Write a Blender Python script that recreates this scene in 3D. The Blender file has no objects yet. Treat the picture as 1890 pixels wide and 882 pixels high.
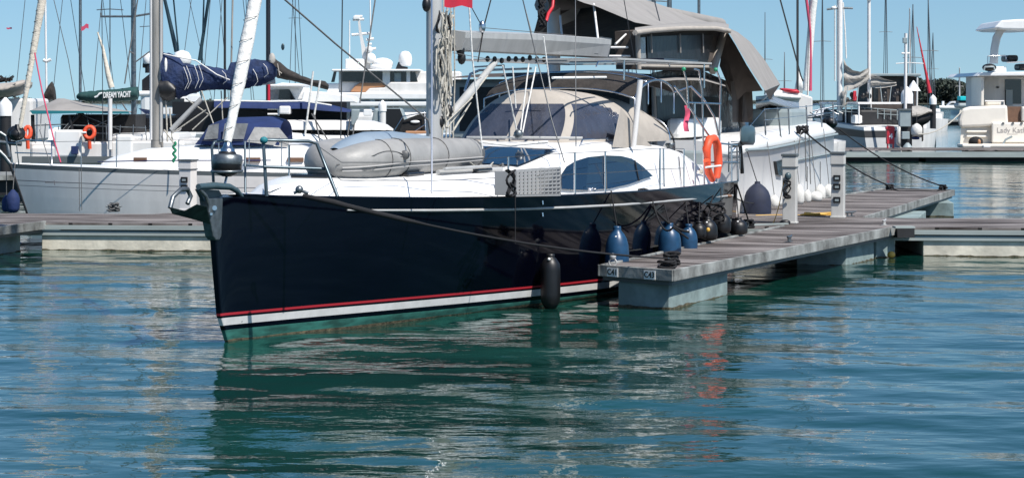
import bpy, bmesh, math, random
import numpy as np
from mathutils import Vector, Matrix
random.seed(7)
R = math.radians
C = bpy.context.scene.collection
SC = bpy.context.scene

# ------------------------------------------------------------------ camera, sky, sun, exposure
CAMH, FPX, HZ, CX = 2.7, 4000.0, 185.0, 945.0
cd = bpy.data.cameras.new('camera'); cam = bpy.data.objects.new('camera', cd); C.objects.link(cam)
cam.location = (0, 0, CAMH); cam.rotation_euler = (R(90), 0, 0)
cd.sensor_width = 36; cd.lens = 36 * FPX / 1890; cd.shift_y = -(441 - HZ) / 1890
cd.clip_end = 20000; cd.clip_start = 0.5
SC.camera = cam
SUN_ELEV, SUN_AZ = 53.0, 138.0      # azimuth clockwise from +Y: the sun is high on the right, on the camera's side
world = bpy.data.worlds.new('World'); SC.world = world; world.use_nodes = True
nt = world.node_tree
for n in list(nt.nodes): nt.nodes.remove(n)
wo = nt.nodes.new('ShaderNodeOutputWorld'); bg = nt.nodes.new('ShaderNodeBackground')
sky = nt.nodes.new('ShaderNodeTexSky'); sky.sky_type = 'NISHITA'; sky.sun_disc = False
sky.sun_elevation = R(SUN_ELEV); sky.sun_rotation = R(SUN_AZ)
sky.air_density = 1.0; sky.dust_density = 0.6; sky.ozone_density = 2.2; sky.altitude = 0
tc = nt.nodes.new('ShaderNodeTexCoord'); sep = nt.nodes.new('ShaderNodeSeparateXYZ'); com = nt.nodes.new('ShaderNodeCombineXYZ')
mz = nt.nodes.new('ShaderNodeMath'); mz.operation = 'MULTIPLY_ADD'; mz.inputs[1].default_value = 0.8; mz.inputs[2].default_value = 0.09
nt.links.new(tc.outputs['Generated'], sep.inputs[0])
nt.links.new(sep.outputs[0], com.inputs[0]); nt.links.new(sep.outputs[1], com.inputs[1])
nt.links.new(sep.outputs[2], mz.inputs[0]); nt.links.new(mz.outputs[0], com.inputs[2])
nt.links.new(com.outputs[0], sky.inputs[0])
hs = nt.nodes.new('ShaderNodeHueSaturation'); hs.inputs['Saturation'].default_value = 1.27; hs.inputs['Hue'].default_value = 0.497
nt.links.new(sky.outputs[0], hs.inputs['Color']); nt.links.new(hs.outputs[0], bg.inputs[0])
bg.inputs[1].default_value = 0.08
nt.links.new(bg.outputs[0], wo.inputs[0])
ld = bpy.data.lights.new('sun', 'SUN'); ld.energy = 4.1; ld.angle = R(0.53); ld.color = (1.0, 0.955, 0.89)
sun = bpy.data.objects.new('sun', ld); C.objects.link(sun)
sd = Vector((math.sin(R(SUN_AZ)) * math.cos(R(SUN_ELEV)), math.cos(R(SUN_AZ)) * math.cos(R(SUN_ELEV)), math.sin(R(SUN_ELEV))))
sun.rotation_euler = sd.to_track_quat('Z', 'Y').to_euler()
SC.view_settings.view_transform = 'Standard'; SC.view_settings.look = 'None'
SC.view_settings.exposure = 0.62; SC.view_settings.gamma = 1.0

# ------------------------------------------------------------------ materials
def srgb(r, g, b):
    f = lambda c: (c / 255 / 12.92) if c <= 10 else ((c / 255 + .055) / 1.055) ** 2.4
    return (f(r), f(g), f(b), 1)
MATS = {}
def mat(name, col, rough=0.5, metal=0.0, var=0.0, vscale=3.0, bump=0.0, bscale=20.0, coat=0.0, alpha=1.0, trans=0.0, col2=None, stretch=(1, 1, 1), spec=0.5):
    m = bpy.data.materials.new(name); m.use_nodes = True; n = m.node_tree; p = n.nodes['Principled BSDF']
    c = tuple(col) + (1,) if len(col) == 3 else tuple(col)
    p.inputs['Base Color'].default_value = c; p.inputs['Roughness'].default_value = rough
    p.inputs['Metallic'].default_value = metal; p.inputs['Coat Weight'].default_value = coat
    p.inputs['Alpha'].default_value = alpha; p.inputs['Transmission Weight'].default_value = trans
    p.inputs['Specular IOR Level'].default_value = spec
    if var or bump or col2:
        t = n.nodes.new('ShaderNodeTexCoord'); mp = n.nodes.new('ShaderNodeMapping'); mp.inputs['Scale'].default_value = stretch
        n.links.new(t.outputs['Object'], mp.inputs[0])
    if var or col2:
        no = n.nodes.new('ShaderNodeTexNoise'); no.inputs['Scale'].default_value = vscale; no.inputs['Detail'].default_value = 6
        no.inputs['Roughness'].default_value = 0.62
        n.links.new(mp.outputs[0], no.inputs[0])
        cr = n.nodes.new('ShaderNodeValToRGB'); cr.color_ramp.elements[0].position = 0.36; cr.color_ramp.elements[1].position = 0.66
        cr.color_ramp.elements[0].color = tuple(x * (1 - var) for x in c[:3]) + (1,) if not col2 else tuple(col2)[:3] + (1,)
        cr.color_ramp.elements[1].color = tuple(min(1, x * (1 + var * .5)) for x in c[:3]) + (1,)
        n.links.new(no.outputs['Fac'], cr.inputs[0]); n.links.new(cr.outputs[0], p.inputs['Base Color'])
    if bump:
        nb = n.nodes.new('ShaderNodeTexNoise'); nb.inputs['Scale'].default_value = bscale; nb.inputs['Detail'].default_value = 4
        n.links.new(mp.outputs[0], nb.inputs[0])
        b = n.nodes.new('ShaderNodeBump'); b.inputs['Strength'].default_value = 1.0; b.inputs['Distance'].default_value = bump
        n.links.new(nb.outputs['Fac'], b.inputs['Height']); n.links.new(b.outputs[0], p.inputs['Normal'])
    MATS[name] = m
    return m
M = {}
M['navy'] = mat('navy_gelcoat', (.0009, .0012, .004), .06, var=.2, vscale=1.5, bump=.0016, bscale=1.6, spec=.3)
M['red_line'] = mat('red_stripe', (.34, .018, .028), .4)
M['stripe'] = mat('boot_stripe_white', (.56, .56, .55), .4, var=.12, vscale=5)
M['antifoul'] = mat('antifouling_teal', (.026, .13, .105), .6, var=.55, vscale=3, stretch=(1, 1, 4))
M['white'] = mat('white_gelcoat', (.78, .775, .76), .3, var=.06, vscale=2)
M['offwhite'] = mat('aged_white', (.70, .68, .655), .42, var=.12, vscale=1.5, stretch=(1, 1, .3))
M['cream'] = mat('cream_gelcoat', (.74, .69, .61), .35, var=.05, vscale=2)
M['greyhull'] = mat('pale_grey_paint', (.4, .41, .41), .45, var=.1, vscale=2)  # white hull paint, greyed to carry the shade on its side
M['steel'] = mat('stainless', (.55, .56, .58), .22, 1.0)
M['dull'] = mat('dull_steel', (.2, .22, .23), .4, .8, var=.3, vscale=12)
M['alu'] = mat('anodised_mast', (.42, .42, .41), .45, .1, var=.12, vscale=4, stretch=(1, 1, .2))
M['aluold'] = mat('aged_mast', (.3, .285, .26), .55, .1, var=.3, vscale=3, stretch=(3, 3, .3))
M['whitemast'] = mat('painted_mast', (.72, .7, .68), .4, var=.08, vscale=3)
M['blackmast'] = mat('black_mast', (.012, .013, .018), .35)
M['darkmast'] = mat('dark_green_mast', (.015, .035, .045), .4)
M['canvas'] = mat('tan_canvas', (.37, .335, .295), .9, var=.12, vscale=2.5, bump=.02, bscale=3)
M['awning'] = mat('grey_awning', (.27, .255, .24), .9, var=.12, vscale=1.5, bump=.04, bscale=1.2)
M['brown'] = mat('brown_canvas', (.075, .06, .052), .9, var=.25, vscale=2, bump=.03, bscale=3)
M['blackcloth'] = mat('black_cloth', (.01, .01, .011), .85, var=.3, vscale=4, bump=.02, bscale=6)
M['browncloth'] = mat('dark_brown_cloth', (.03, .025, .022), .9, var=.4, vscale=6, bump=.05, bscale=6)
M['navycloth'] = mat('navy_cloth', (.010, .026, .085), .85, var=.4, vscale=4, bump=.06, bscale=7)
M['bluecloth'] = mat('blue_cloth', (.008, .024, .10), .8, var=.2, vscale=3, bump=.02, bscale=5)
M['greencloth'] = mat('green_cloth', (.008, .05, .048), .8, var=.3, vscale=5, bump=.03, bscale=6)
M['teal'] = mat('teal_trim', (.01, .16, .19), .7)
M['sail'] = mat('furled_sail', (.62, .57, .48), .85, var=.12, vscale=6, bump=.02, bscale=14)
M['sailwhite'] = mat('white_sail', (.7, .69, .66), .85, var=.1, vscale=6, bump=.02, bscale=14)
M['sailcover'] = mat('grey_sailcloth', (.38, .36, .33), .9, var=.2, vscale=5, bump=.04, bscale=5)
M['vinyl'] = mat('tinted_window', (.05, .055, .075), .1, var=.2, vscale=2, bump=.035, bscale=2.2, spec=.8, stretch=(2.2, 2.2, .35))
M['vinylgrey'] = mat('clear_vinyl', (.22, .225, .23), .2, var=.35, vscale=3, bump=.05, bscale=3)
M['vinylpale'] = mat('pale_vinyl', (.42, .41, .39), .25, var=.25, vscale=2, bump=.05, bscale=3)
M['smoke'] = mat('smoked_vinyl', (.014, .015, .018), .4, var=.3, vscale=2, bump=.03, bscale=3, spec=.3)
M['glass'] = mat('blue_black_glass', (.006, .018, .04), .05, spec=.8)
M['glassdark'] = mat('dark_glass', (.012, .013, .016), .08, spec=.7)
M['black'] = mat('black_plastic', (.009, .009, .01), .45)
M['blackrubber'] = mat('black_fender_vinyl', (.005, .005, .006), .45, var=.3, vscale=8)
M['bluefender'] = mat('blue_fender_vinyl', (.010, .05, .115), .38, var=.25, vscale=9)
M['navyfender'] = mat('navy_fender_cover', (.014, .02, .045), .75, var=.2, vscale=9)
M['whitefender'] = mat('white_fender_vinyl', (.68, .67, .63), .4, var=.15, vscale=8)
M['rope'] = mat('pale_rope', (.42, .4, .35), .9, var=.3, vscale=30)
M['darkrope'] = mat('dark_rope', (.010, .010, .012), .9, var=.3, vscale=30)
M['greyrope'] = mat('grey_rope', (.12, .12, .12), .9, var=.3, vscale=30)
M['wire'] = mat('rigging_wire', (.09, .095, .1), .4, .6)
M['greenrope'] = mat('green_rope', (.01, .2, .1), .8)
M['orange'] = mat('orange_foam', (.75, .085, .03), .55, var=.12, vscale=6)
M['red'] = mat('red_paint', (.5, .025, .04), .45, var=.1, vscale=6)
M['redcloth'] = mat('red_flag_cloth', (.45, .012, .035), .8)
M['pinkcloth'] = mat('faded_red_cloth', (.5, .06, .12), .8)
M['yellow'] = mat('yellow_hose', (.62, .36, .06), .5)
M['dinghy'] = mat('grey_hypalon', (.29, .285, .275), .5, var=.22, vscale=1.8, bump=.012, bscale=5)
M['dinghy_dark'] = mat('hypalon_strip', (.09, .09, .09), .5)
M['dinghy_light'] = mat('hypalon_strake', (.38, .37, .36), .5)
M['dinghy_pan'] = mat('dinghy_floor_blue', (.24, .30, .36), .35, var=.12, vscale=1.5)
M['crate'] = mat('grey_crate_plastic', (.33, .33, .33), .55)
M['pedestal'] = mat('pedestal_paint', (.52, .51, .48), .5, var=.12, vscale=4, stretch=(1, 1, .5))
M['boxgrey'] = mat('cabinet_grey', (.27, .32, .33), .5, var=.08)
M['lid'] = mat('cap_grey', (.10, .115, .12), .5)
M['concrete'] = mat('float_concrete', (.22, .285, .28), .8, var=.3, vscale=2.5, bump=.01, bscale=8)  # cream floats, with the shade under the deck put into this grey-green
M['concretelight'] = mat('float_cream', (.62, .58, .48), .8, var=.22, vscale=2.5, bump=.01, bscale=8)
M['algae'] = mat('waterline_growth', (.10, .085, .05), .9, var=.6, vscale=8, bump=.02, bscale=20)
M['beam'] = mat('grey_beam', (.25, .26, .25), .8, var=.45, vscale=2.2, col2=(.09, .09, .085), bump=.006, bscale=12)
M['beamlight'] = mat('pale_beam', (.30, .34, .33), .75, var=.2, vscale=1.5, stretch=(.4, 1, 3))
M['pile'] = mat('black_pile', (.014, .014, .016), .6, var=.3, vscale=3)
M['teak'] = mat('teak_brown', (.16, .085, .05), .6, var=.2, vscale=4)
M['interior'] = mat('interior_tan', (.40, .2, .1), .6)
M['signwhite'] = mat('sign_white', (.78, .78, .76), .5, var=.05)
M['ink'] = mat('sign_ink', (.02, .03, .03), .6)
M['inkgrey'] = mat('lettering_grey', (.33, .3, .28), .6)
M['turq'] = mat('turquoise_cloth', (.0, .5, .55), .7)
M['outboard'] = mat('outboard_cowl', (.05, .085, .1), .35, var=.1)
M['hullline'] = mat('grey_line', (.12, .12, .13), .5)
M['lens'] = mat('green_lens', (.02, .25, .12), .3)
M['solar'] = mat('solar_panel', (.01, .012, .03), .15)

def plank_mat(name, ang, w=.12, base=((.085, .072, .068), (.27, .245, .235))):
    m = bpy.data.materials.new(name); m.use_nodes = True; n = m.node_tree; p = n.nodes['Principled BSDF']
    L = n.links.new
    t = n.nodes.new('ShaderNodeTexCoord'); mp = n.nodes.new('ShaderNodeMapping'); mp.inputs['Rotation'].default_value = (0, 0, R(ang))
    L(t.outputs['Object'], mp.inputs[0])
    se = n.nodes.new('ShaderNodeSeparateXYZ'); L(mp.outputs[0], se.inputs[0])
    dv = n.nodes.new('ShaderNodeMath'); dv.operation = 'DIVIDE'; dv.inputs[1].default_value = w; L(se.outputs['Y'], dv.inputs[0])
    fl = n.nodes.new('ShaderNodeMath'); fl.operation = 'FLOOR'; L(dv.outputs[0], fl.inputs[0])
    fr = n.nodes.new('ShaderNodeMath'); fr.operation = 'FRACT'; L(dv.outputs[0], fr.inputs[0])
    wn = n.nodes.new('ShaderNodeTexWhiteNoise'); wn.noise_dimensions = '1D'; L(fl.outputs[0], wn.inputs['W'])
    cr = n.nodes.new('ShaderNodeValToRGB'); cr.color_ramp.elements[0].color = base[0] + (1,); cr.color_ramp.elements[1].color = base[1] + (1,)
    e = cr.color_ramp.elements.new(.5); e.color = tuple(.45 * a + .55 * b for a, b in zip(*base)) + (1,)
    L(wn.outputs['Value'], cr.inputs[0])
    ns = n.nodes.new('ShaderNodeTexNoise'); ns.inputs['Scale'].default_value = 1.0; ns.inputs['Detail'].default_value = 5
    m2 = n.nodes.new('ShaderNodeMapping'); m2.inputs['Scale'].default_value = (.9, 3.2, 1); L(mp.outputs[0], m2.inputs[0]); L(m2.outputs[0], ns.inputs[0])
    r2 = n.nodes.new('ShaderNodeValToRGB'); r2.color_ramp.elements[0].position = .34; r2.color_ramp.elements[1].position = .6
    r2.color_ramp.elements[0].color = (.28, .25, .23, 1); r2.color_ramp.elements[1].color = (1.15, 1.15, 1.15, 1); L(ns.outputs['Fac'], r2.inputs[0])
    mu = n.nodes.new('ShaderNodeMix'); mu.data_type = 'RGBA'; mu.blend_type = 'MULTIPLY'; mu.inputs['Factor'].default_value = 1
    L(cr.outputs[0], mu.inputs['A']); L(r2.outputs[0], mu.inputs['B'])
    gt = n.nodes.new('ShaderNodeMath'); gt.operation = 'LESS_THAN'; gt.inputs[1].default_value = .1; L(fr.outputs[0], gt.inputs[0])
    mx = n.nodes.new('ShaderNodeMix'); mx.data_type = 'RGBA'; L(gt.outputs[0], mx.inputs['Factor']); L(mu.outputs['Result'], mx.inputs['A'])
    mx.inputs['B'].default_value = (.012, .011, .01, 1)
    L(mx.outputs['Result'], p.inputs['Base Color']); p.inputs['Roughness'].default_value = .8; p.inputs['Specular IOR Level'].default_value = .25
    return m
M['plank'] = plank_mat('finger_planks', 20)
M['plankwalk'] = plank_mat('walkway_planks', -5.5, .14)

# ------------------------------------------------------------------ mesh building
class F:                                    # a frame on the water: s runs along theta (clockwise from +Y), t to its right
    def __init__(s, ox, oy, th): s.ox, s.oy, s.S, s.C = ox, oy, math.sin(R(th)), math.cos(R(th)); s.th = th
    def w(s, a, t, z): return Vector((s.ox + a * s.S + t * s.C, s.oy + a * s.C - t * s.S, z))
    def s_at(s, px, t): k = (px - CX) / FPX; return (k * (s.oy - t * s.S) - s.ox - t * s.C) / (s.S - k * s.C)
    def l(s, px, py, t):
        a = s.s_at(px, t); D = s.oy + a * s.C - t * s.S
        return a, CAMH - (py - HZ) * D / FPX
    def p(s, px, py, t): a, z = s.l(px, py, t); return s.w(a, t, z)
def P(px, py, D): return Vector(((px - CX) / FPX * D, D, CAMH - (py - HZ) * D / FPX))
def onz(px, py, z):                         # where the view ray meets height z
    D = (CAMH - z) * FPX / (py - HZ); return Vector(((px - CX) / FPX * D, D, z))

class MB:
    def __init__(s): s.v = []; s.f = []; s.m = []; s.sm = []
    def add(s, vs, fs, m=0, smooth=False):
        o = len(s.v); s.v += [tuple(x) for x in vs]
        for f in fs: s.f.append(tuple(i + o for i in f)); s.m.append(m); s.sm.append(smooth)
        return s
    def loft(s, rings, closed=True, caps=True, m=0, smooth=True):
        n = len(rings[0]); vs = [p for r in rings for p in r]; fs = []
        for i in range(len(rings) - 1):
            for j in range(n if closed else n - 1):
                k = (j + 1) % n; fs.append((i * n + j, i * n + k, (i + 1) * n + k, (i + 1) * n + j))
        s.add(vs, fs, m, smooth)
        if caps and closed:
            s.add(rings[0], [tuple(range(n))[::-1]], m); s.add(rings[-1], [tuple(range(n))], m)
        return s
    def tube(s, pts, r, n=6, m=0, smooth=True):
        pts = [Vector(p) for p in pts]; k = len(pts); rr = r if isinstance(r, (list, tuple)) else [r] * k
        rings = []; up = None
        for i, p in enumerate(pts):
            d = (pts[min(i + 1, k - 1)] - pts[max(i - 1, 0)])
            if d.length < 1e-9: d = Vector((0, 0, 1))
            d.normalize()
            if up is None: up = Vector((0, 0, 1)) if abs(d.z) < .9 else Vector((0, 1, 0))
            a = d.cross(up)
            if a.length < 1e-4: a = d.cross(Vector((1, 0, 0)))
            a.normalize(); b = d.cross(a); b.normalize(); up = -b if b.dot(up) < 0 else b
            rings.append([p + (a * math.cos(2 * math.pi * j / n) + b * math.sin(2 * math.pi * j / n)) * rr[i] for j in range(n)])
        return s.loft(rings, True, True, m, smooth)
    def box(s, c, size, ang=0, m=0, top=1.0):
        c = Vector(c); ca, sa = math.cos(R(ang)), math.sin(R(ang)); vs = []
        for z in (-1, 1):
            q = 1.0 if z < 0 else top
            for x, y in ((-1, -1), (1, -1), (1, 1), (-1, 1)):
                X, Y = x * size[0] / 2 * q, y * size[1] / 2 * q
                vs.append((c.x + X * ca - Y * sa, c.y + X * sa + Y * ca, c.z + z * size[2] / 2))
        return s.add(vs, [(0, 3, 2, 1), (4, 5, 6, 7), (0, 1, 5, 4), (1, 2, 6, 5), (2, 3, 7, 6), (3, 0, 4, 7)], m)
    def fbox(s, fr, s0, s1, t0, t1, z0, z1, m=0):
        vs = [fr.w(a, t, z) for z in (z0, z1) for a, t in ((s0, t0), (s0, t1), (s1, t1), (s1, t0))]
        return s.add(vs, [(0, 3, 2, 1), (4, 5, 6, 7), (0, 1, 5, 4), (1, 2, 6, 5), (2, 3, 7, 6), (3, 0, 4, 7)], m)
    def slab(s, poly, off, m=0, smooth=False):   # polygon (3d points) and its copy moved by off
        n = len(poly); off = Vector(off); vs = [Vector(p) for p in poly] + [Vector(p) + off for p in poly]
        return s.add(vs, [tuple(range(n))[::-1], tuple(range(n, 2 * n))] + [(i, (i + 1) % n, n + (i + 1) % n, n + i) for i in range(n)], m, smooth)
    def prism(s, fr, sz, t0, t1, m=0):           # side outline [(s,z)] between two lateral offsets
        return s.slab([fr.w(a, t0, z) for a, z in sz], fr.w(0, t1, 0) - fr.w(0, t0, 0), m)
    def pprism(s, fr, pts, t0, t1, m=0):         # same with the outline given in picture points at t1
        return s.prism(fr, [fr.l(x, y, t1) for x, y in pts], t0, t1, m)
    def grid(s, rows, m=0, smooth=True): return s.loft(rows, False, False, m, smooth)
    def ell(s, c, r, n=12, k=8, m=0, z0=-1.0):
        c = Vector(c); r = (r, r, r) if not isinstance(r, (tuple, list)) else r; rings = []
        a0 = math.asin(z0)
        for i in range(k + 1):
            a = a0 + (math.pi / 2 - a0) * i / k; q = max(math.cos(a), 1e-3)
            rings.append([c + Vector((r[0] * q * math.cos(2 * math.pi * j / n), r[1] * q * math.sin(2 * math.pi * j / n), r[2] * math.sin(a))) for j in range(n)])
        return s.loft(rings, True, True, m)
    def lathe(s, c, prof, n=14, m=0):
        c = Vector(c)
        return s.loft([[c + Vector((r * math.cos(2 * math.pi * j / n), r * math.sin(2 * math.pi * j / n), z)) for j in range(n)] for r, z in prof], True, True, m)
    def cyl(s, a, b, r, n=12, m=0): return s.tube([a, b], r, n, m)

def mesh_of(name, mb, off):
    me = bpy.data.meshes.new(name)
    v = np.array(mb.v, dtype=float) - np.array(off)
    me.from_pydata([tuple(x) for x in v], [], mb.f)
    me.polygons.foreach_set('material_index', mb.m); me.polygons.foreach_set('use_smooth', mb.sm)
    me.update(); return me
def finish(o, mats, bevel, recalc=True):
    for m in (mats if isinstance(mats, (list, tuple)) else [mats]): o.data.materials.append(m if not isinstance(m, str) else M[m])
    if recalc:
        bm = bmesh.new(); bm.from_mesh(o.data); bmesh.ops.recalc_face_normals(bm, faces=bm.faces); bm.to_mesh(o.data); bm.free()
    if bevel:
        b = o.modifiers.new('bevel', 'BEVEL'); b.width = bevel; b.segments = 2; b.limit_method = 'ANGLE'; b.angle_limit = R(40); b.harden_normals = False
    return o
def thing(name, label, cat, loc=(0, 0, 0), group=None):
    o = bpy.data.objects.new(name, None); C.objects.link(o); o.location = loc; o['label'] = label; o['category'] = cat
    o.empty_display_size = .2
    if group: o['group'] = group
    return o
def rootloc(o):
    while o.parent: o = o.parent
    return o.location
def part(name, mb, mats, parent, bevel=0, label=None, recalc=True):
    o = bpy.data.objects.new(name, mesh_of(name, mb, rootloc(parent))); C.objects.link(o); o.parent = parent
    finish(o, mats, bevel, recalc)
    if label: o['label'] = label
    return o
def single(name, mb, mats, label, cat, group=None, bevel=0, kind=None, recalc=True):
    v = np.array(mb.v); off = (v[:, 0].mean(), v[:, 1].mean(), v[:, 2].min())
    o = bpy.data.objects.new(name, mesh_of(name, mb, off)); C.objects.link(o); o.location = off
    finish(o, mats, bevel, recalc)
    if label: o['label'] = label
    if cat: o['category'] = cat
    if group: o['group'] = group
    if kind: o['kind'] = kind
    return o
def copy_tree(o, parent=None):
    c = o.copy(); C.objects.link(c); c.parent = parent
    for ch in [x for x in bpy.data.objects if x.parent == o]: copy_tree(ch, c)
    return c
def text_mb(txt, size, at, right, up, depth=.004, m=0, extr=None, bold=0.0, width=1.0):
    cu = bpy.data.curves.new('lettering', 'FONT'); cu.body = txt; cu.size = size; cu.extrude = depth; cu.offset = bold
    cu.align_x = 'CENTER'; cu.align_y = 'CENTER'; cu.resolution_u = 3
    o = bpy.data.objects.new('lettering', cu); C.objects.link(o); bpy.context.view_layer.update()
    me = bpy.data.meshes.new_from_object(o); C.objects.unlink(o); bpy.data.objects.remove(o)
    right = Vector(right).normalized(); up = Vector(up).normalized(); n = right.cross(up)
    mb = MB(); vs = [Vector(at) + right * v.co.x * width + up * v.co.y + n * v.co.z for v in me.vertices]
    mb.add(vs, [tuple(p.vertices) for p in me.polygons], m); bpy.data.meshes.remove(me)
    return mb
def sag(a, b, d, n=10):
    a, b = Vector(a), Vector(b)
    return [a.lerp(b, i / n) - Vector((0, 0, d * 4 * (i / n) * (1 - i / n))) for i in range(n + 1)]
def lerp_tab(tab, x):
    if x <= tab[0][0]: return tab[0][1]
    for (a, b), (c, d) in zip(tab, tab[1:]):
        if x <= c: return b + (d - b) * (x - a) / (c - a)
    return tab[-1][1]
def each(name, mbs, mats, parent, bevel=0):
    for q in mbs: part(name, q, mats, parent, bevel)
def coil(c, r0, turns=4, rr=.012, h=.05, seed=0, n=60, squash=.7):
    rnd = random.Random(seed); pts = []
    for i in range(n * turns // 2):
        a = i * 2 * math.pi * 2 / n; q = r0 * (.75 + .25 * math.sin(a * .37 + seed)) * (1 - .1 * rnd.random())
        pts.append(Vector(c) + Vector((q * math.cos(a), q * squash * math.sin(a), h * i / (n * turns / 2) + .01 * math.sin(a * 2.3))))
    return pts
# ------------------------------------------------------------------ water
def water_material():
    m = bpy.data.materials.new('sea_water'); m.use_nodes = True; n = m.node_tree; p = n.nodes['Principled BSDF']; L = n.links.new
    p.inputs['Base Color'].default_value = (.004, .036, .033, 1); p.inputs['Roughness'].default_value = .035; p.inputs['IOR'].default_value = 1.42
    t = n.nodes.new('ShaderNodeTexCoord')
    def noise(sx, sy, det, rough=.5):
        mp = n.nodes.new('ShaderNodeMapping'); mp.inputs['Scale'].default_value = (sx, sy, 1); L(t.outputs['Object'], mp.inputs[0])
        a = n.nodes.new('ShaderNodeTexNoise'); a.inputs['Scale'].default_value = 1; a.inputs['Detail'].default_value = det; a.inputs['Roughness'].default_value = rough
        L(mp.outputs[0], a.inputs[0]); return a.outputs['Fac']
    big = noise(.12, .2, 2)                                  # patches where a breath of wind roughens the surface
    r = n.nodes.new('ShaderNodeMapRange'); r.inputs['From Min'].default_value = .38; r.inputs['From Max'].default_value = .62
    r.inputs['To Min'].default_value = .25; r.inputs['To Max'].default_value = 1.0; L(big, r.inputs['Value'])
    f1 = noise(5.5, 8.5, 3); f2 = noise(1.6, 2.6, 2)
    m1 = n.nodes.new('ShaderNodeMath'); m1.operation = 'MULTIPLY'; L(f1, m1.inputs[0]); L(r.outputs[0], m1.inputs[1])
    b1 = n.nodes.new('ShaderNodeBump'); b1.inputs['Distance'].default_value = .0055; L(m1.outputs[0], b1.inputs['Height'])
    b2 = n.nodes.new('ShaderNodeBump'); b2.inputs['Distance'].default_value = .016; L(f2, b2.inputs['Height']); L(b1.outputs[0], b2.inputs['Normal'])
    L(b2.outputs[0], p.inputs['Normal'])
    g = noise(.25, .4, 3); cr = n.nodes.new('ShaderNodeValToRGB'); cr.color_ramp.elements[0].position = .35; cr.color_ramp.elements[1].position = .65
    cr.color_ramp.elements[0].color = (.0025, .028, .022, 1); cr.color_ramp.elements[1].color = (.005, .044, .034, 1); L(g, cr.inputs[0])
    L(cr.outputs[0], p.inputs['Base Color'])
    return m
def build_water():
    rng = np.random.RandomState(4)
    near = 12.0 * (90 / 12.0) ** (np.arange(820) / 819.0)
    rows = np.concatenate([[-800, -200, -60, -15, 0, 5, 9, 11], near, 90 * (3500 / 90.0) ** (np.arange(1, 60) / 59.0)])
    us = np.concatenate([-np.geomspace(40, .42, 14), np.linspace(-.36, .36, 520), np.geomspace(.42, 40, 14)])
    Y, U = np.meshgrid(rows, us, indexing='ij'); X = U * np.maximum(Y, 12.0)
    Z = np.zeros_like(X)
    for i in range(46):
        lam = .38 * (3.4 / .38) ** rng.rand(); th = rng.normal(1.4, .5)          # crests lie roughly across the view
        k = 2 * np.pi / lam; slope = .0115 * (1.0 if lam > .9 else .85)
        a = slope / k; vis = np.clip(1.4 - Y / (55 * lam + 12), 0, 1)
        grp = .55 + .45 * np.sin(X * .21 * rng.rand() + Y * .17 * rng.rand() + rng.rand() * 6.3)
        grp = grp if lam > .9 else grp ** 2.2 * 1.25
        Z += a * vis * grp * np.sin(k * (np.cos(th) * X + np.sin(th) * Y) + rng.rand() * 6.28)
    Z *= np.clip((.40 - np.abs(U)) / .05, 0, 1) * np.clip((Y - 11.5) / 2, 0, 1)
    nr, nc = X.shape; co = np.stack([X, Y, Z], -1).reshape(-1, 3)
    idx = np.arange(nr * nc).reshape(nr, nc)
    q = np.stack([idx[:-1, :-1], idx[:-1, 1:], idx[1:, 1:], idx[1:, :-1]], -1).reshape(-1, 4)
    me = bpy.data.meshes.new('water'); me.vertices.add(len(co)); me.vertices.foreach_set('co', co.ravel().astype('f'))
    me.loops.add(q.size); me.loops.foreach_set('vertex_index', q.ravel().astype('i'))
    me.polygons.add(len(q)); me.polygons.foreach_set('loop_start', (np.arange(len(q)) * 4).astype('i')); me.polygons.foreach_set('loop_total', np.full(len(q), 4, 'i'))
    me.polygons.foreach_set('use_smooth', np.ones(len(q), bool)); me.update(calc_edges=True)
    me.materials.append(water_material())
    o = bpy.data.objects.new('water', me); C.objects.link(o); o['kind'] = 'structure'
build_water()

# ------------------------------------------------------------------ far shore with its wood
def far_shore():
    g = mat('shore_earth', (.05, .055, .04), .9, var=.4, vscale=.02)
    mb = MB(); rows = []
    for j, (D, z) in enumerate(((1480, -1), (1500, .5), (1560, .9), (2600, 1.6), (6000, 2.4))):
        rows.append([(x, D + 25 * math.sin(x * .004 + j), z) for x in range(-2500, 2501, 100)])
    mb.grid(rows); o = single('hills', mb, g, None, None, kind='structure')
    m = mat('far_foliage', (.045, .06, .045), .9, var=.55, vscale=.12)
    rng = np.random.RandomState(3); vs = []; fs = []
    def height(px):
        b = 16.5 + 1.5 * math.sin(px * .031) + 1.6 * math.sin(px * .083 + 1)
        if px < 60: return 5.5
        if px < 1560: return 2.5 + 1.0 * math.sin(px * .02)
        return b * min(1, (px - 1560) / 90) + 1.5
    V = []; 
    for i in range(3600):
        px = rng.uniform(1560, 2150) if i < 3000 else rng.uniform(-250, 1560)
        D = rng.uniform(1520, 1600); hh = height(px) * rng.uniform(.35, 1.06)
        cx = (px - CX) / FPX * D; r = rng.uniform(2.2, 5.0)
        n = 24 if i < 3000 else 12
        for k in range(n):
            a = rng.normal(size=3); a /= np.linalg.norm(a); c = np.array([cx, D, hh - r]) + a * r * np.array([1, 1, .9]) * rng.uniform(.6, 1)
            c[2] = max(c[2], 1.0)
            b = rng.normal(size=3); b /= np.linalg.norm(b); e = np.cross(b, a); e /= (np.linalg.norm(e) + 1e-6); s = rng.uniform(.6, 1.3)
            V.append(c + s * b); V.append(c + s * e); V.append(c - s * b); V.append(c - s * e)
    o = len(V); me = bpy.data.meshes.new('far_wood'); me.from_pydata([tuple(v) for v in V], [], [(i, i + 1, i + 2, i + 3) for i in range(0, o, 4)])
    me.materials.append(m); ob = bpy.data.objects.new('far_wood', me); C.objects.link(ob)
    ob['kind'] = 'stuff'; ob['label'] = 'dark low wood along the far shore behind the right motor yacht'; ob['category'] = 'wood'
far_shore()

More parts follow.
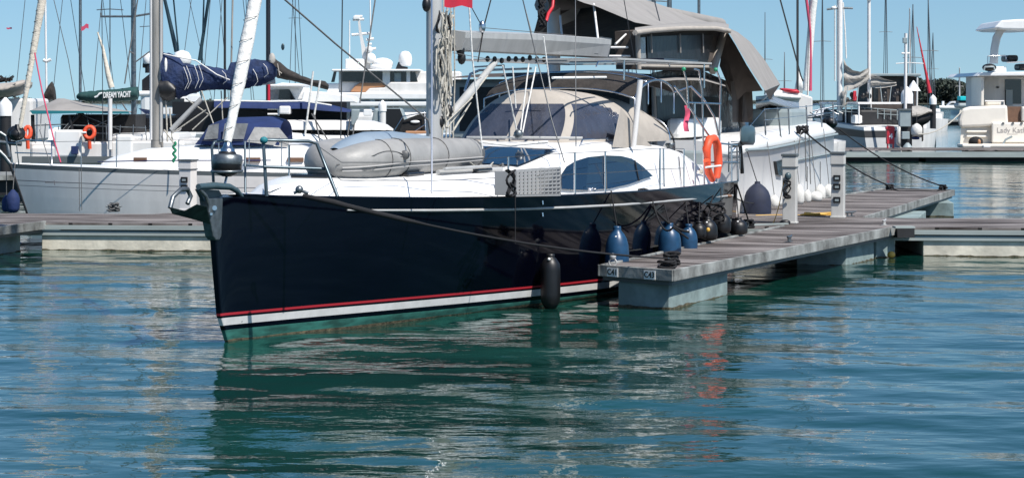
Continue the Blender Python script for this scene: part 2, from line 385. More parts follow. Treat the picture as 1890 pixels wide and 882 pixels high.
# ------------------------------------------------------------------ pontoons
DZ = .5
def skirt(mb, poly, i, z0, z1, th=.05, m=0, out=0.0, shrink=0.0):  # a board along edge i of a deck outline
    a = Vector(poly[i]); b = Vector(poly[(i + 1) % len(poly)]); d = (b - a); d.z = 0; d.normalize()
    cen = sum((Vector(p) for p in poly), Vector()) / len(poly); n = Vector((d.y, -d.x, 0))
    if n.dot(a - cen) < 0: n = -n
    a = a + d * shrink; b = b - d * shrink
    q = [a + n * (out - th), b + n * (out - th), b + n * out, a + n * out]
    mb.slab([Vector((p.x, p.y, z0)) for p in q], (0, 0, z1 - z0), m)
def deck_slab(poly, z=DZ, th=.04):
    return MB().slab([Vector((p[0], p[1], z - th)) for p in poly], (0, 0, th))
def floatbox(pts, z1=.33, z0=-.4, m=0, taper=0.0):
    mb = MB(); cen = sum((Vector((p[0], p[1], 0)) for p in pts), Vector()) / len(pts)
    top = [Vector((p[0], p[1], z1)) for p in pts]; bot = [Vector((p[0], p[1], z0)) * 1 + (cen - Vector((p[0], p[1], 0))) * taper for p in pts]
    n = len(pts); mb.add(bot + top, [tuple(range(n))[::-1], tuple(range(n, 2 * n))] + [(i, (i + 1) % n, n + (i + 1) % n, n + i) for i in range(n)], m)
    g = [Vector((p[0], p[1], 0)) + (Vector((p[0], p[1], 0)) - cen).normalized() * .006 for p in pts]
    rr = random.Random(len(pts) + int(pts[0][0] * 10))
    return mb
def growth(pts, seed=0):                     # dark band of weed at the waterline
    mb = MB(); rr = random.Random(seed); cen = sum((Vector((p[0], p[1], 0)) for p in pts), Vector()) / len(pts)
    n = len(pts); lo = []; hi = []
    for i in range(n):
        a = Vector((pts[i][0], pts[i][1], 0)); b = Vector((pts[(i + 1) % n][0], pts[(i + 1) % n][1], 0))
        k = max(2, int((b - a).length / .08))
        d = (b - a).normalized(); nn = Vector((d.y, -d.x, 0)); nn = nn if nn.dot(a - cen) > 0 else -nn
        for j in range(k):
            p = a.lerp(b, j / k) + nn * .006; lo.append(p + Vector((0, 0, -.2))); hi.append(p + Vector((0, 0, .010 + .02 * rr.random() ** 2)))
    return mb.loft([lo, hi], True, False, 0, False)
# main walkway across the picture
def wline(x, extra=0.0): return Vector((x, 38.3 - .097 * x + extra, 0))
WX0, WX1 = -26.0, 30.0
walk = [wline(WX0, -.12), wline(WX1, -.12), wline(WX1, 2.9), wline(WX0, 2.9)]
wr = thing('pontoon_walkway', 'long grey planked pontoon walkway running across behind the navy yacht', 'pontoon', (wline(0).x, wline(0).y, 0))
part('deck', deck_slab(walk), 'plankwalk', wr)
mb = MB()
skirt(mb, walk, 0, .375, .455, .09, 0, .03); skirt(mb, walk, 0, .27, .355, .09, 0, .0); skirt(mb, walk, 2, .27, .45, .09, 0, .0)
part('fascia_board', mb, 'beamlight', wr, .004)
x = WX0; k = 0
segs = [(-26, -17.6), (-17.3, -11.0), (-7.35, -5.35 + .9), (-4.33, .6), (.75, 5.6), (7.15, 13.2), (13.35, 19.5), (19.7, 29.5)]
segs = [(-26, -17.6), (-17.3, -10.0), (-8.47, -3.26), (-3.08, 1.8), (1.95, 5.9), (7.12, 13.2), (13.35, 19.5), (19.7, 29.5)]
for a, b in segs:
    q = [wline(a, -.075), wline(b, -.075), wline(b, 2.7), wline(a, 2.7)]
    f = part('float', floatbox(q, .27, -.4), 'concretelight', wr, .012); part('weed_band', growth(q, k), 'algae', f); k += 1

def finger(name, label, poly, floats, ang, fascia_edges, planks='plank'):
    poly = [Vector((p.x, p.y, 0)) for p in poly]; c = sum(poly, Vector()) / len(poly)
    r = thing(name, label, 'pontoon', (c.x, c.y, 0))
    part('deck', deck_slab(poly, DZ + .003), planks, r)
    mb = MB()
    for i in fascia_edges: skirt(mb, poly, i, .378, .528, .055, 0, .055, -.05)
    part('fascia_board', mb, 'beam', r, .006)
    mb = MB()
    for i in fascia_edges: skirt(mb, poly, i, .322, .372, .04, 0, .0)
    part('bearer', mb, 'lid', r)  # dark colour stands for the shadow gap between fascia and float
    for k, q in enumerate(floats):
        f = part('float', floatbox(q, .32, -.4), 'concrete', r, .015); part('weed_band', growth(q, k + 11), 'algae', f)
    return r
A = [onz(1113, 492, DZ), onz(1240, 501, DZ), onz(1657, 421, DZ), onz(1441, 415.4, DZ)]
A[2] = wline(A[2].x, -.13); A[3] = wline(A[3].x, -.13)
ff = F(1.42, 28.5, 19.5)
def fq(s0, s1, t0, t1, fr=ff): return [fr.w(s0, t0, 0), fr.w(s0, t1, 0), fr.w(s1, t1, 0), fr.w(s1, t0, 0)]
wb = onz(1235, 570, 0); wr_ = onz(1343, 545, 0); wl_ = onz(1141, 564, 0)
flA = [Vector((wl_.x, wl_.y, 0)), Vector((wb.x, wb.y, 0)), Vector((wr_.x, wr_.y, 0)), Vector((wl_.x + wr_.x - wb.x, wl_.y + wr_.y - wb.y, 0))]
b0 = onz(1562, 491, 0); b1 = onz(1613, 478, 0); b2 = onz(1470, 489, 0)
flB = [b2, b0, b1, b2 + (b1 - b0)]
c0 = onz(1618, 476, 0); c1 = onz(1652, 472.5, 0)
flC = [c0 + Vector((-1.0, .5, 0)), c0, c1, c1 + Vector((-1.0, .5, 0))]
flM = [onz(1390, 512, 0), onz(1410, 509, 0), onz(1440, 500, 0), onz(1415, 499, 0)]
fing = finger('finger_pontoon', 'grey planked finger pontoon numbered C41 and C43 beside the navy yacht', A, [flA, flB, flC], 19.8, (0, 1, 3))
part('float_marker', MB().ell(onz(1645, 470, .05), (.07, .05, .06)), 'yellow', fing)
# number plates on the end of the finger
e0, e1 = Vector((A[0].x, A[0].y, 0)), Vector((A[1].x, A[1].y, 0)); ed = (e1 - e0).normalized(); en = Vector((ed.y, -ed.x, 0))
def plate(u, txt, lab):
    c = e0 + ed * u + en * .062 + Vector((0, 0, .442)); w, h = .19, .115
    root = thing('number_plate', lab, 'sign', (c.x, c.y, c.z - h / 2))
    mb = MB().slab([c - ed * w / 2 - Vector((0, 0, h / 2)), c + ed * w / 2 - Vector((0, 0, h / 2)), c + ed * w / 2 + Vector((0, 0, h / 2)), c - ed * w / 2 + Vector((0, 0, h / 2))], en * .008)
    part('panel', mb, 'signwhite', root)
    part('lettering', text_mb(txt, .105, c + en * .011, ed, (0, 0, 1), .002, bold=.0025), 'ink', root, recalc=False)
plate(.19 * (e1 - e0).length, 'C41', 'white number plate C41 on the end of the finger pontoon')
plate(.73 * (e1 - e0).length, 'C43', 'white number plate C43 on the end of the finger pontoon')
# finger going away on the far side of the walkway
B = [wline(onz(1300, 401, DZ).x, 2.92), wline(onz(1589, 400.5, DZ).x, 2.92), onz(1757, 352, DZ), onz(1640, 348.5, DZ)]
g0 = onz(1735, 397, 0)
B2 = [onz(1690, 401, 0), onz(1735, 399.5, 0)]
q = [Vector((9.3, 50.6, 0)), Vector((10.25, 50.3, 0)), Vector((10.5, 52.4, 0)), Vector((9.4, 52.7, 0))]
q2 = [Vector((6.8, 43.2, 0)), Vector((8.0, 43.0, 0)), Vector((8.9, 46.6, 0)), Vector((7.3, 46.8, 0))]
finger('finger_pontoon', 'grey planked finger pontoon beside the white catamaran beyond the walkway', B, [q, q2], 19.8, (1, 2, 3))
# finger cropped by the left edge of the picture
Cc = [onz(-300, 455, DZ), onz(0, 420, DZ), wline(onz(77, 411, DZ).x, -.13), wline(-11.6, -.13)]
Cc[0] = onz(-250, 447, DZ); Cc[3] = wline(-12.2, -.13)
q = [onz(-210, 497, 0), onz(39, 464, 0), onz(43, 458, 0) + Vector((.1, 1.2, 0)), onz(-210, 497, 0) + Vector((.6, 2.5, 0))]
l0 = onz(38, 464.5, 0)
q = [l0 + Vector((-3.6, -5.0, 0)), l0, l0 + Vector((-.35, .9, 0)) + Vector((0, .3, 0)), l0 + Vector((-4.4, -3.4, 0))]
Lp = [Vector((-12.1, 30.5, 0)), Vector((-11.2, 30.2, 0)), wline(onz(77, 411, DZ).x, -.13), wline(-10.4, -.13)]
el = onz(0, 420.5, DZ)
dirL = (Vector((Lp[2].x, Lp[2].y, 0)) - Vector((el.x, el.y, 0))).normalized()
Lp[1] = Vector((Lp[2].x, Lp[2].y, 0)) - dirL * 9; Lp[0] = Lp[1] + Vector((-1.1, .4, 0))
fl = onz(38, 464.5, 0)
q = [fl - dirL * 2.2 + Vector((-.9, .3, 0)), fl - dirL * 2.2, fl, fl + Vector((-.9, .3, 0))]
finger('finger_pontoon', 'brown planked finger pontoon meeting the walkway at its left end', Lp, [q], 19.8, (0, 1, 3))
# small finger beyond the walkway under the white sloop's hull
Lf = [wline(-6.9, 2.92), wline(-2.6, 2.92), Vector((-1.6, 47.5, 0)), Vector((-3.0, 47.5, 0))]
finger('finger_pontoon', 'grey finger pontoon beyond the walkway behind the navy bow', Lf, [[Vector((-3.0, 44.5, 0)), Vector((-2, 44.5, 0)), Vector((-1.8, 46.5, 0)), Vector((-2.8, 46.5, 0))]], 19.8, (1, 2))
# distant pontoon on the right
fp = thing('pontoon_walkway', 'distant grey pontoon in front of the cream motor yacht', 'pontoon', (15, 96, 0))
dp = [Vector((12.5, 94.9, 0)), Vector((60, 94.2, 0)), Vector((60, 99.0, 0)), Vector((12.5, 99.5, 0))]
part('deck', deck_slab(dp, .52), 'plankwalk', fp)
mb = MB(); skirt(mb, dp, 0, .20, .44, .1, 0, .06); part('fascia_board', mb, 'beamlight', fp)
for k in range(9):
    x = 13.0 + k * 5.2
    qq = [Vector((x, 95.3, 0)), Vector((x + 4.9, 95.3, 0)), Vector((x + 4.9, 98.8, 0)), Vector((x, 98.8, 0))]
    part('float', floatbox(qq, .2, -.4), 'pile', fp)
fp = thing('pontoon_walkway', 'farthest pontoon strip on the right beyond the covered tender', 'pontoon', (48, 238, 0))
part('deck', MB().box((72, 240, .42), (66, 6, .16)), 'beam', fp); part('float', MB().box((72, 240, .1), (65, 5, .5)), 'pile', fp)
fp = thing('pontoon_walkway', 'dark pontoon edge beyond the bow of the white sloop', 'pontoon', (-18, 60, 0))
part('deck', MB().box((-16, 63, .5), (22, 3, .14)), 'beam', fp); part('float', MB().box((-16, 63, .15), (21.5, 2.6, .6)), 'pile', fp)

# ------------------------------------------------------------------ cleats, service pedestals, hose, rope on the pontoons
def cleat(p, label, ang=20, group=None, roped=False, sc=1.0, m='dull'):
    r = thing('cleat', label, 'cleat', p, group); p = Vector(p); c, s_ = math.cos(R(90 - ang)), math.sin(R(90 - ang)); d = Vector((c, s_, 0))
    mb = MB()
    for q in (-.05, .05): mb.tube([p + d * q * sc, p + d * q * sc + Vector((0, 0, .07 * sc))], .018 * sc, 8)
    mb.box(p + Vector((0, 0, .006)), (.2 * sc, .07 * sc, .012), 90 - ang)
    part('base', mb, m, r)
    part('horn', MB().tube([p - d * .16 * sc + Vector((0, 0, .10 * sc)), p - d * .1 * sc + Vector((0, 0, .08 * sc)), p + d * .1 * sc + Vector((0, 0, .08 * sc)), p + d * .16 * sc + Vector((0, 0, .10 * sc))], [.01 * sc, .02 * sc, .02 * sc, .01 * sc], 8), m, r)
    return r
def knot(p, r=.09, seed=1, m='darkrope', name='rope_turns', label=None, cat='rope', group=None, rr=.016, flat=1.0):
    rnd = random.Random(seed); pts = []
    for i in range(80):
        a = i * .55; pts.append(Vector(p) + Vector((r * math.cos(a) * (.6 + .4 * rnd.random()), r * math.sin(a * 1.3) * .8, (.5 + .5 * math.sin(a * .37 + seed)) * r * 1.3 * flat)))
    return single(name, MB().tube(pts, rr, 5), m, label, cat, group)
def onp(x, y, z=DZ): v = onz(x, y, z); return Vector((v.x, v.y, z + .004))
k1 = onp(1240, 489); cleat(k1, 'rope-wrapped cleat at the outer corner of the C43 finger', 20)
knot(k1 + Vector((0, 0, .02)), .11, 3, label='black mooring rope turned round the outer finger cleat', rr=.02)
cc = onp(1232, 496); single('rope_coil', MB().tube(coil(cc, .13, 4, h=.1), .016, 5), 'darkrope', 'black rope coil lying below the outer finger cleat', 'rope')
k2 = onp(1457, 447); cleat(k2, 'bare cleat midway along the right edge of the finger', 20)
k3 = onp(1382, 420); cleat(k3, 'rope-wrapped cleat at the inner left edge of the finger', 20); knot(k3, .1, 5, label='black rope turned round the inner left finger cleat', rr=.018)
k4 = onp(1632, 416); cleat(k4, 'pale bare cleat where the finger joins the walkway', 20, m='alu')
k5 = onp(1568, 400); cleat(k5, 'bare cleat beside the right service pedestal', 60); 
k6 = onp(1131, 492); single('mooring_eye', MB().tube([k6 + Vector((.05 * math.cos(a / 2), 0, .05 + .05 * math.sin(a / 2))) for a in range(13)], .012, 6).ell(k6 + Vector((0, 0, .13)), .045), 'alu', 'small round topped fitting on the left finger corner', 'fitting')
k7 = onp(1642, 351); cleat(k7, 'rope-wrapped cleat on the left end of the far finger', 20); knot(k7, .1, 6, label='black rope turned round the left end cleat of the far finger', rr=.02)
k8 = onp(1740, 352); cleat(k8, 'rope-wrapped cleat on the right end of the far finger', 20); knot(k8, .1, 8, label='black rope turned round the right end cleat of the far finger', rr=.02)
single('dock_rope', MB().tube([k7 + Vector((.1, 0, .02)), onp(1660, 353.5), onp(1700, 353), onp(1728, 354.5), k8 + Vector((-.05, 0, .02))], .02, 5), 'darkrope', 'black rope lying along the end of the far finger', 'rope')
k9 = onp(210, 390); cleat(k9, 'rope-wrapped cleat on the walkway below the white sloop', 80); knot(k9, .12, 9, label='grey rope turned round the walkway cleat below the white sloop', m='greyrope', rr=.018)
k10 = onp(1405, 384); cleat(k10, 'rope-wrapped cleat beside the navy fender on the walkway', 30); knot(k10 + Vector((0, 0, .02)), .11, 12, label='black rope heaped on the cleat beside the navy fender', rr=.022)

def pedestal(base, h, w, label, ang, sockets=True, hung=False, mk='pedestal'):
    r = thing('service_pedestal', label, 'pedestal', base); b = Vector(base); fr = F(b.x, b.y, ang)
    mb = MB(); hw = w / 2
    mb.fbox(fr, -hw, hw, -hw, hw, b.z, b.z + h * .80); part('column', mb, mk, r, .008)
    part('foot', MB().fbox(fr, -hw * 1.15, hw * 1.15, -hw * 1.15, hw * 1.15, b.z, b.z + .03), mk, r, .005)
    part('head', MB().fbox(fr, -hw * 1.08, hw * 1.08, -hw * 1.08, hw * 1.08, b.z + h * .81, b.z + h * .96), mk, r, .01)
    part('lens_band', MB().fbox(fr, -hw * 1.12, hw * 1.12, -hw * 1.12, hw * 1.12, b.z + h * .80, b.z + h * .815), 'lid', r)
    part('lid', MB().fbox(fr, -hw * 1.2, hw * 1.2, -hw * 1.2, hw * 1.2, b.z + h * .963, b.z + h), 'lid', r, .008)
    if sockets:
        for zz in (.60, .47, .27) if sockets == 3 else (.6, .45):
            c = fr.w(-hw - .012, -.0, b.z + h * zz)
            s_ = part('socket', MB().fbox(fr, -hw - .03, -hw + .002, -hw * .62, hw * .5, b.z + h * zz - .05, b.z + h * zz + .06), 'black', r, .006)
            part('cover', MB().fbox(fr, -hw - .036, -hw - .03, -hw * .35, hw * .25, b.z + h * zz - .02, b.z + h * zz + .02), 'boxgrey', s_)
    if hung == 'plugs':
        p0 = fr.w(-hw - .05, -.01, b.z + h * .68); part('plug', MB().ell(p0, (.06, .05, .07)), 'outboard', r)
        pts = []; rnd = random.Random(5)
        for i in range(70):
            a = i * .5; pts.append(fr.w(-hw - .05 - .03 * rnd.random(), -.02 + .06 * math.sin(a * .9), b.z + h * (.36 + .24 * (.5 + .5 * math.cos(a * .31))) + .02 * rnd.random()))
        part('hanging_cable', MB().tube(pts, .013, 5), 'darkrope', r)
    return r
pb1 = onp(1458, 412.5); pedestal(pb1, 1.24, .235, 'grey service pedestal draped with black cables, nearest the navy stern', 16, 0, 'plugs')
pb2 = onp(1547, 402); pedestal(pb2, 1.23, .235, 'grey service pedestal with three black sockets beside the yellow hose', 16, 3)
pb3 = onp(347, 389); pedestal(pb3, 1.02, .26, 'weathered service pedestal behind the anchor of the navy yacht', 20, 2, 'x', 'offwhite')
single('dark_bag', MB().ell(onp(1449, 413) + Vector((-.02, -.15, .03)), (.1, .06, .05)), 'black', 'small black lump at the foot of the cable-draped pedestal', 'bag')  # plain black lump at the pedestal foot
hp = onp(1508, 398.5); single('hose_coil', MB().tube(coil(hp, .33, 5, h=.05, seed=2, squash=.45), .016, 6), 'yellow', 'coiled yellow hose lying between the two service pedestals', 'hose')
single('hose_line', MB().tube([onp(1395, 398), onp(1430, 397), onp(1470, 397.2), onp(1492, 398)], .01, 5), 'yellow', 'thin yellow line leading to the coiled hose', 'hose')
single('orange_rope', MB().tube(sag(pb1 + Vector((-.12, -.1, .78)), onp(1427, 412), .1), .008, 5), 'yellow', 'thin orange line hanging from the cable-draped pedestal', 'rope')
single('metal_plate', MB().fbox(F(*onp(1410, 416)[:2], 62), -.5, .5, -.04, .04, DZ + .006, DZ + .03), 'beamlight', 'pale strip of metal on the inner finger edge', 'strip')
single('corner_plate', MB().box(onz(1668, 419, .54), (.34, .22, .03), 5), 'beamlight', 'pale corner plate where finger and walkway meet', 'plate')
single('corner_bracket', MB().box(onz(1668, 429, .42), (.3, .3, .16), 5), 'pile', 'dark steel bracket under the corner plate of the walkway', 'bracket')
# ------------------------------------------------------------------ the navy yacht
Y = F(-3.183, 24.16, 22.5); LY = 14.03
def yb(s):
    u = min(1, max(0, s) / 8.2); b = 2.13 * (1 - (1 - u) ** 1.75)
    return max(.035, b - .38 * max(0, (s - 9) / 5) ** 1.6)
def rakeY(z): return -lerp_tab([(-.6, -.55), (0, 0), (.32, .18), (.9, .27), (1.2, .31), (1.7, .34)], z)
def side_solve(fr, px, py, tf):
    t = 1.5
    for _ in range(12):
        s, z = fr.l(px, py, t); t = .5 * t + .5 * tf(s, z)
    s, z = fr.l(px, py, t); return s, t, z
sheer_px = [(411, 364), (500, 364), (640, 366), (800, 367.5), (935, 366), (1050, 362.5), (1150, 357), (1250, 349), (1320, 341), (1358, 337)]
sh = [side_solve(Y, x, y, lambda s, z: yb(s)) for x, y in sheer_px]
sheerY = [(a, z) for a, t, z in sh]; sheerY[-1] = (LY, sheerY[-1][1])
def yz(s): return lerp_tab(sheerY, s) if s > .6 else 1.625
yacht = thing('sailing_yacht', 'navy blue sailing yacht with red and white boot stripes moored at the C41 finger', 'sailing yacht', (Y.w(7, 0, 0).x, Y.w(7, 0, 0).y, 0))
def yw(s, z):                                # half breadth at height z
    zs = yz(s); f = max(0, min(1, z / zs)); u = max(0, min(1, s / 7))
    wl = .60 + .35 * u ** .8
    if z < 0: return yb(s) * (wl + z * (.35 + .5 * u) * 1.0)
    return yb(s) * (wl + (1 - wl) * f ** (.75))
K1 = .0125
stripes = [(.340, 0), (.312, 1), (.286, 0), (.200, 2), (.146, 0)]
def hull_levels(s):
    zs = yz(s); k = K1 * s
    L_ = [zs, zs * .9, zs * .75, zs * .6, zs * .45, zs * .33] + [a - k for a, _ in stripes] + [min(.03 + .008 * math.sin(s * 9), .140 - k), -.18, -.3, -.5]
    return L_
def hull_ring(s, side):
    return [Y.w(s + rakeY(z) * max(0, 1 - s / 1.3), side * (yw(s, z) if z > -.45 else yw(s, z) * .8), z) for z in hull_levels(s)]
ss = [0, .04, .12, .25, .45, .7, 1, 1.4, 1.9, 2.5, 3.2, 4, 5, 6, 7, 8, 9, 10, 11, 12, 13, 13.6, LY]
mb = MB(); nl = len(hull_levels(0)); bandm = [0, 0, 0, 0, 0, 0, 1, 0, 2, 0, 3, 4, 3, 3]
PT = [hull_ring(s, 1) for s in ss]; SB = [hull_ring(s, -1) for s in ss]
for side in (PT, SB):
    for j in range(nl - 1):
        mb.grid([[r[j] for r in side], [r[j + 1] for r in side]], bandm[j])
for r1, r2 in ((PT[0], SB[0]), (PT[-1], SB[-1])):
    for j in range(nl - 1): mb.add([r1[j], r1[j + 1], r2[j + 1], r2[j]], [(0, 1, 2, 3)], bandm[j])
hullm = part('hull', mb, ['navy', 'red_line', 'stripe', 'antifoul', 'algae'], yacht)
bm = bmesh.new(); bm.from_mesh(hullm.data); bmesh.ops.remove_doubles(bm, verts=bm.verts, dist=.0005); bmesh.ops.recalc_face_normals(bm, faces=bm.faces); bm.to_mesh(hullm.data); bm.free()
mb = MB()                                     # deck
rows = []
for s in [-.3] + ss[3:]:
    b = yb(s) - .03; rows.append([Y.w(s, b * q, yz(s) - .02 + .05 * (1 - q * q)) for q in (-1, -.6, -.2, .2, .6, 1)])
part('deck', mb.grid(rows), 'white', yacht)
mb = MB()
for sd_ in (1, -1):
    mb.tube([Y.w(s, sd_ * (yb(s) - .02), yz(s) + .005) for s in [0, .3] + ss[5:]], .022, 6)
part('toe_rail', mb, 'navy', yacht)
rr_ = [side_solve(Y, x, y, lambda s, z: yw(s, z) + .015) for x, y in [(641, 388), (800, 388.5), (935, 387), (1050, 383), (1150, 378), (1250, 370), (1352, 361)]]
pts = [Y.w(s, t, z) for s, t, z in rr_]
rub = part('rub_rail', MB().tube(pts, [.010] + [.018] * 6, 8), 'alu', yacht)
part('rub_rail', MB().tube([Y.w(s, -t, z) for s, t, z in rr_], .024, 8), 'whitemast', yacht)
e = side_solve(Y, 1345, 362, lambda s, z: yw(s, z) + .02); part('rust_patch', MB().ell(Y.w(*e), (.06, .06, .03)), 'teak', rub)
for x in (1001,):
    for y in (374, 396):
        q = side_solve(Y, x, y, lambda s, z: yw(s, z) + .004)
        part('hull_fitting', MB().tube([Y.w(q[0], q[1], q[2] + .025), Y.w(q[0], q[1] + .006, q[2] - .025)], .014, 6), 'steel', yacht)
q = side_solve(Y, 443, 592, lambda s, z: yw(s, z) + .006); part('thruster_mark', MB().ell(Y.w(*q), (.03, .02, .035)), 'black', yacht)
# low trunk on the foredeck
def trunk_ring(s, w, z):
    zd = yz(s) - .01
    return [Y.w(s, t, zz) for t, zz in ((-w - .12, zd), (-w, z - .06), (-w + .12, z - .005), (-w * .4, z + .025), (w * .4, z + .025), (w - .12, z - .005), (w, z - .06), (w + .12, zd))]
tr = [(.95, .12, 1.63), (1.15, .3, 1.68), (1.7, .55, 1.735), (2.6, .85, 1.755), (4, 1.15, 1.755), (5.2, 1.28, 1.74), (6.0, 1.24, 1.725), (6.5, 1.1, 1.70)]
mb = MB().loft([trunk_ring(*a) for a in tr], False, False); mb.loft([trunk_ring(tr[0][0] - .02, .1, 1.62), trunk_ring(*tr[0])], False, False)
part('coachroof', mb, 'white', yacht)
dh = [(5.9, 1.12, 1.74), (6.3, 1.16, 1.80), (7.2, 1.26, 1.99), (7.7, 1.33, 2.05), (8.6, 1.42, 2.08), (9.8, 1.47, 2.08), (11.0, 1.47, 2.02), (12.0, 1.46, 1.90), (12.8, 1.45, 1.72), (13.35, 1.44, 1.50)]
def dh_ring(s, w, z):
    zd = yz(s) - .01
    return [Y.w(s, sg * t, zz) for sg, t, zz in ((-1, w + .16, zd), (-1, w + .02, z - .14), (-1, w - .06, z - .04), (-1, w - .3, z), (-1, w * .3, z + .03), (1, w * .3, z + .03), (1, w - .3, z), (1, w - .06, z - .04), (1, w + .02, z - .14), (1, w + .16, zd))]
house = part('deckhouse', MB().loft([dh_ring(*a) for a in dh], False, False), 'white', yacht)
def dh_t(s, z):
    w = lerp_tab([(a, b) for a, b, c in dh], s); zt = lerp_tab([(a, c) for a, b, c in dh], s); zd = yz(s)
    f = max(0, min(1, (z - zd) / (zt - .14 - zd))); return w + .16 - .14 * f + .034
sw = [(1036, 349), (1036, 322), (1046, 307), (1062, 297), (1085, 290), (1115, 287), (1145, 288), (1165, 293), (1185, 307), (1204, 325), (1185, 331), (1160, 340), (1125, 348), (1080, 351)]
q = [side_solve(Y, x, y, dh_t) for x, y in sw]
win = part('side_window', MB().slab([Y.w(*a) for a in q], Y.w(0, .012, 0) - Y.w(0, 0, 0)), 'glass', yacht)
for xa, ya, xb, yb_ in ((1116, 287, 1118, 349), (1170, 296, 1178, 334)):
    a = side_solve(Y, xa, ya, dh_t); b = side_solve(Y, xb, yb_, dh_t)
    part('mullion', MB().tube([Y.w(a[0], a[1] + .014, a[2]), Y.w(b[0], b[1] + .014, b[2])], .011, 4), 'black', win)
# raked front window, lying on the deckhouse front
fw = []
for t0, s0, s1 in ((-1.0, 6.35, 7.15), (1.02, 6.35, 7.15)):
    pass
def dh_top(s): return lerp_tab([(a, c) for a, b, c in dh], s)
def fwp(s, t): return Y.w(s, t, dh_top(s) + .03 * (1 - abs(t)) + .022)
mb = MB().loft([[fwp(s, t) for t in (-.95, -.5, 0, .5, .95 + .05 * k)] for k, s in enumerate((6.25, 6.5, 6.8, 7.1, 7.25))], False, False)
part('windscreen', mb, 'glass', yacht)
q = [(858, 318), (930, 314), (975, 311), (1012, 288), (900, 291)]
for s, t in ((2.2, 0), (3.3, .55), (5.0, .75)):
    part('hatch', MB().fbox(Y, s - .25, s + .25, t - .25, t + .25, 1.76, 1.81), 'glassdark', yacht, .02)
# grab rails, coaming details
mb = MB()
for sd_ in (1, -1):
    for a, b in ((8.0, 9.2), (9.6, 10.8)):
        mb.tube([Y.w(a, sd_ * 1.2, 2.06), Y.w(a + .06, sd_ * 1.2, 2.13), Y.w(b - .06, sd_ * 1.2, 2.13), Y.w(b, sd_ * 1.2, 2.06)], .012, 5)
part('grab_rail', mb, 'steel', yacht)
mb = MB().fbox(Y, 12.0, 13.9, .75, 1.35, yz(12.5) - .1, 1.62); mb.fbox(Y, 12.0, 13.9, -1.35, -.75, yz(12.5) - .1, 1.62); mb.fbox(Y, 12.5, 13.0, -.25, .25, 1.0, 1.95)
part('cockpit_coaming', mb, 'white', yacht, .06)
wp = Y.p(1237, 285, 1.25); mb = MB().lathe(wp - Vector((0, 0, .05)), [(.10, -.0), (.10, .06), (.06, .09), (.055, .16), (.085, .2), (.07, .23)])
part('winch', mb, 'dull', yacht)
for px_, py_ in ((1060, 349), (1187, 352)):
    w_ = Y.p(px_, py_, 1.9)
a = Y.p(1187, 357, 1.95); knt = part('cleat', MB().tube([a + Vector((.07 * math.cos(i), .05 * math.sin(i * 1.3), .03 + .03 * math.sin(i * .7))) for i in range(26)], .014, 5), 'darkrope', yacht)
a = Y.p(1093, 354, 1.9); part('cleat', MB().tube([a + Vector((.05 * math.cos(i), .04 * math.sin(i * 1.3), .03 + .02 * math.sin(i * .7))) for i in range(18)], .012, 5), 'steel', yacht)
a = Y.p(554, 360, .95); c_ = part('cleat', MB().tube([a + Vector((-.07, 0, .02)), a + Vector((0, 0, .05)), a + Vector((.09, 0, .02))], .02, 6).ell(a + Vector((-.01, 0, .06)), .045), 'dull', yacht)
wheel_c = Y.w(12.65, .62, 1.9)
wr1 = MB().tube([wheel_c + Vector((Y.C * math.cos(a) * .46, -Y.S * math.cos(a) * .46, math.sin(a) * .46)) + Vector((Y.S, Y.C, 0)) * .12 * math.sin(a) for a in [2 * math.pi * i / 28 for i in range(29)]], .016, 6)
for i in range(5):
    a = i * 2 * math.pi / 5; wr1.tube([wheel_c, wheel_c + Vector((Y.C * math.cos(a) * .46, -Y.S * math.cos(a) * .46, math.sin(a) * .46)) + Vector((Y.S, Y.C, 0)) * .12 * math.sin(a)], .008, 5)
part('steering_wheel', wr1, 'black', yacht)
# bow fitting and anchor
mb = MB().pprism(Y, [(383, 366), (412, 364), (409, 436), (405, 443), (399, 443), (394, 436), (389, 408)], -.055, .055)
stemf = part('stem_fitting', mb, 'dull', yacht, .01)
part('bolt', MB().tube([Y.p(396, 384, .075), Y.p(396, 384, -.075)], .028, 8).tube([Y.p(390, 395, .075), Y.p(390, 395, -.075)], .016, 8), 'steel', stemf)
mb = MB()
for t in (.10, -.10):
    mb.tube([Y.p(366, 345, t), Y.p(395, 343, t), Y.p(424, 345, t), Y.p(437, 352, t), Y.p(446, 364, t)], [.034, .04, .036, .032, .028], 8)
part('bow_roller', mb, 'outboard', yacht)
an = part('anchor', MB().pprism(Y, [(366, 349), (405, 351), (412, 363), (398, 365), (385, 372), (378, 372)], -.025, .025), 'outboard', yacht, .008)
ank = mat('anchor_galvanised', (.035, .06, .055), .5, .4, var=.4, vscale=8)
fl1 = MB()
tip = Y.p(312, 384, 0)
for t in (.2, -.2):
    fl1.slab([Y.p(312, 382, 0), Y.p(340, 389, t * .55), Y.p(363, 377, t), Y.p(382, 382, t), Y.p(388, 414, t * .3), Y.p(350, 403, 0), Y.p(318, 395, 0)], (0, .012, 0))
part('fluke', fl1, ank, an)
mb = MB()
mb.tube([Y.p(314, 384, .0), Y.p(319, 364, .0), Y.p(333, 350, 0), Y.p(346, 349, 0), Y.p(352, 362, 0), Y.p(346, 376, 0)], .026, 8)
mb.tube([Y.p(368, 350, .1), Y.p(380, 362, .1), Y.p(386, 378, .1), Y.p(386, 392, .1)], .022, 6)
part('roll_bar', mb, 'dull', an)
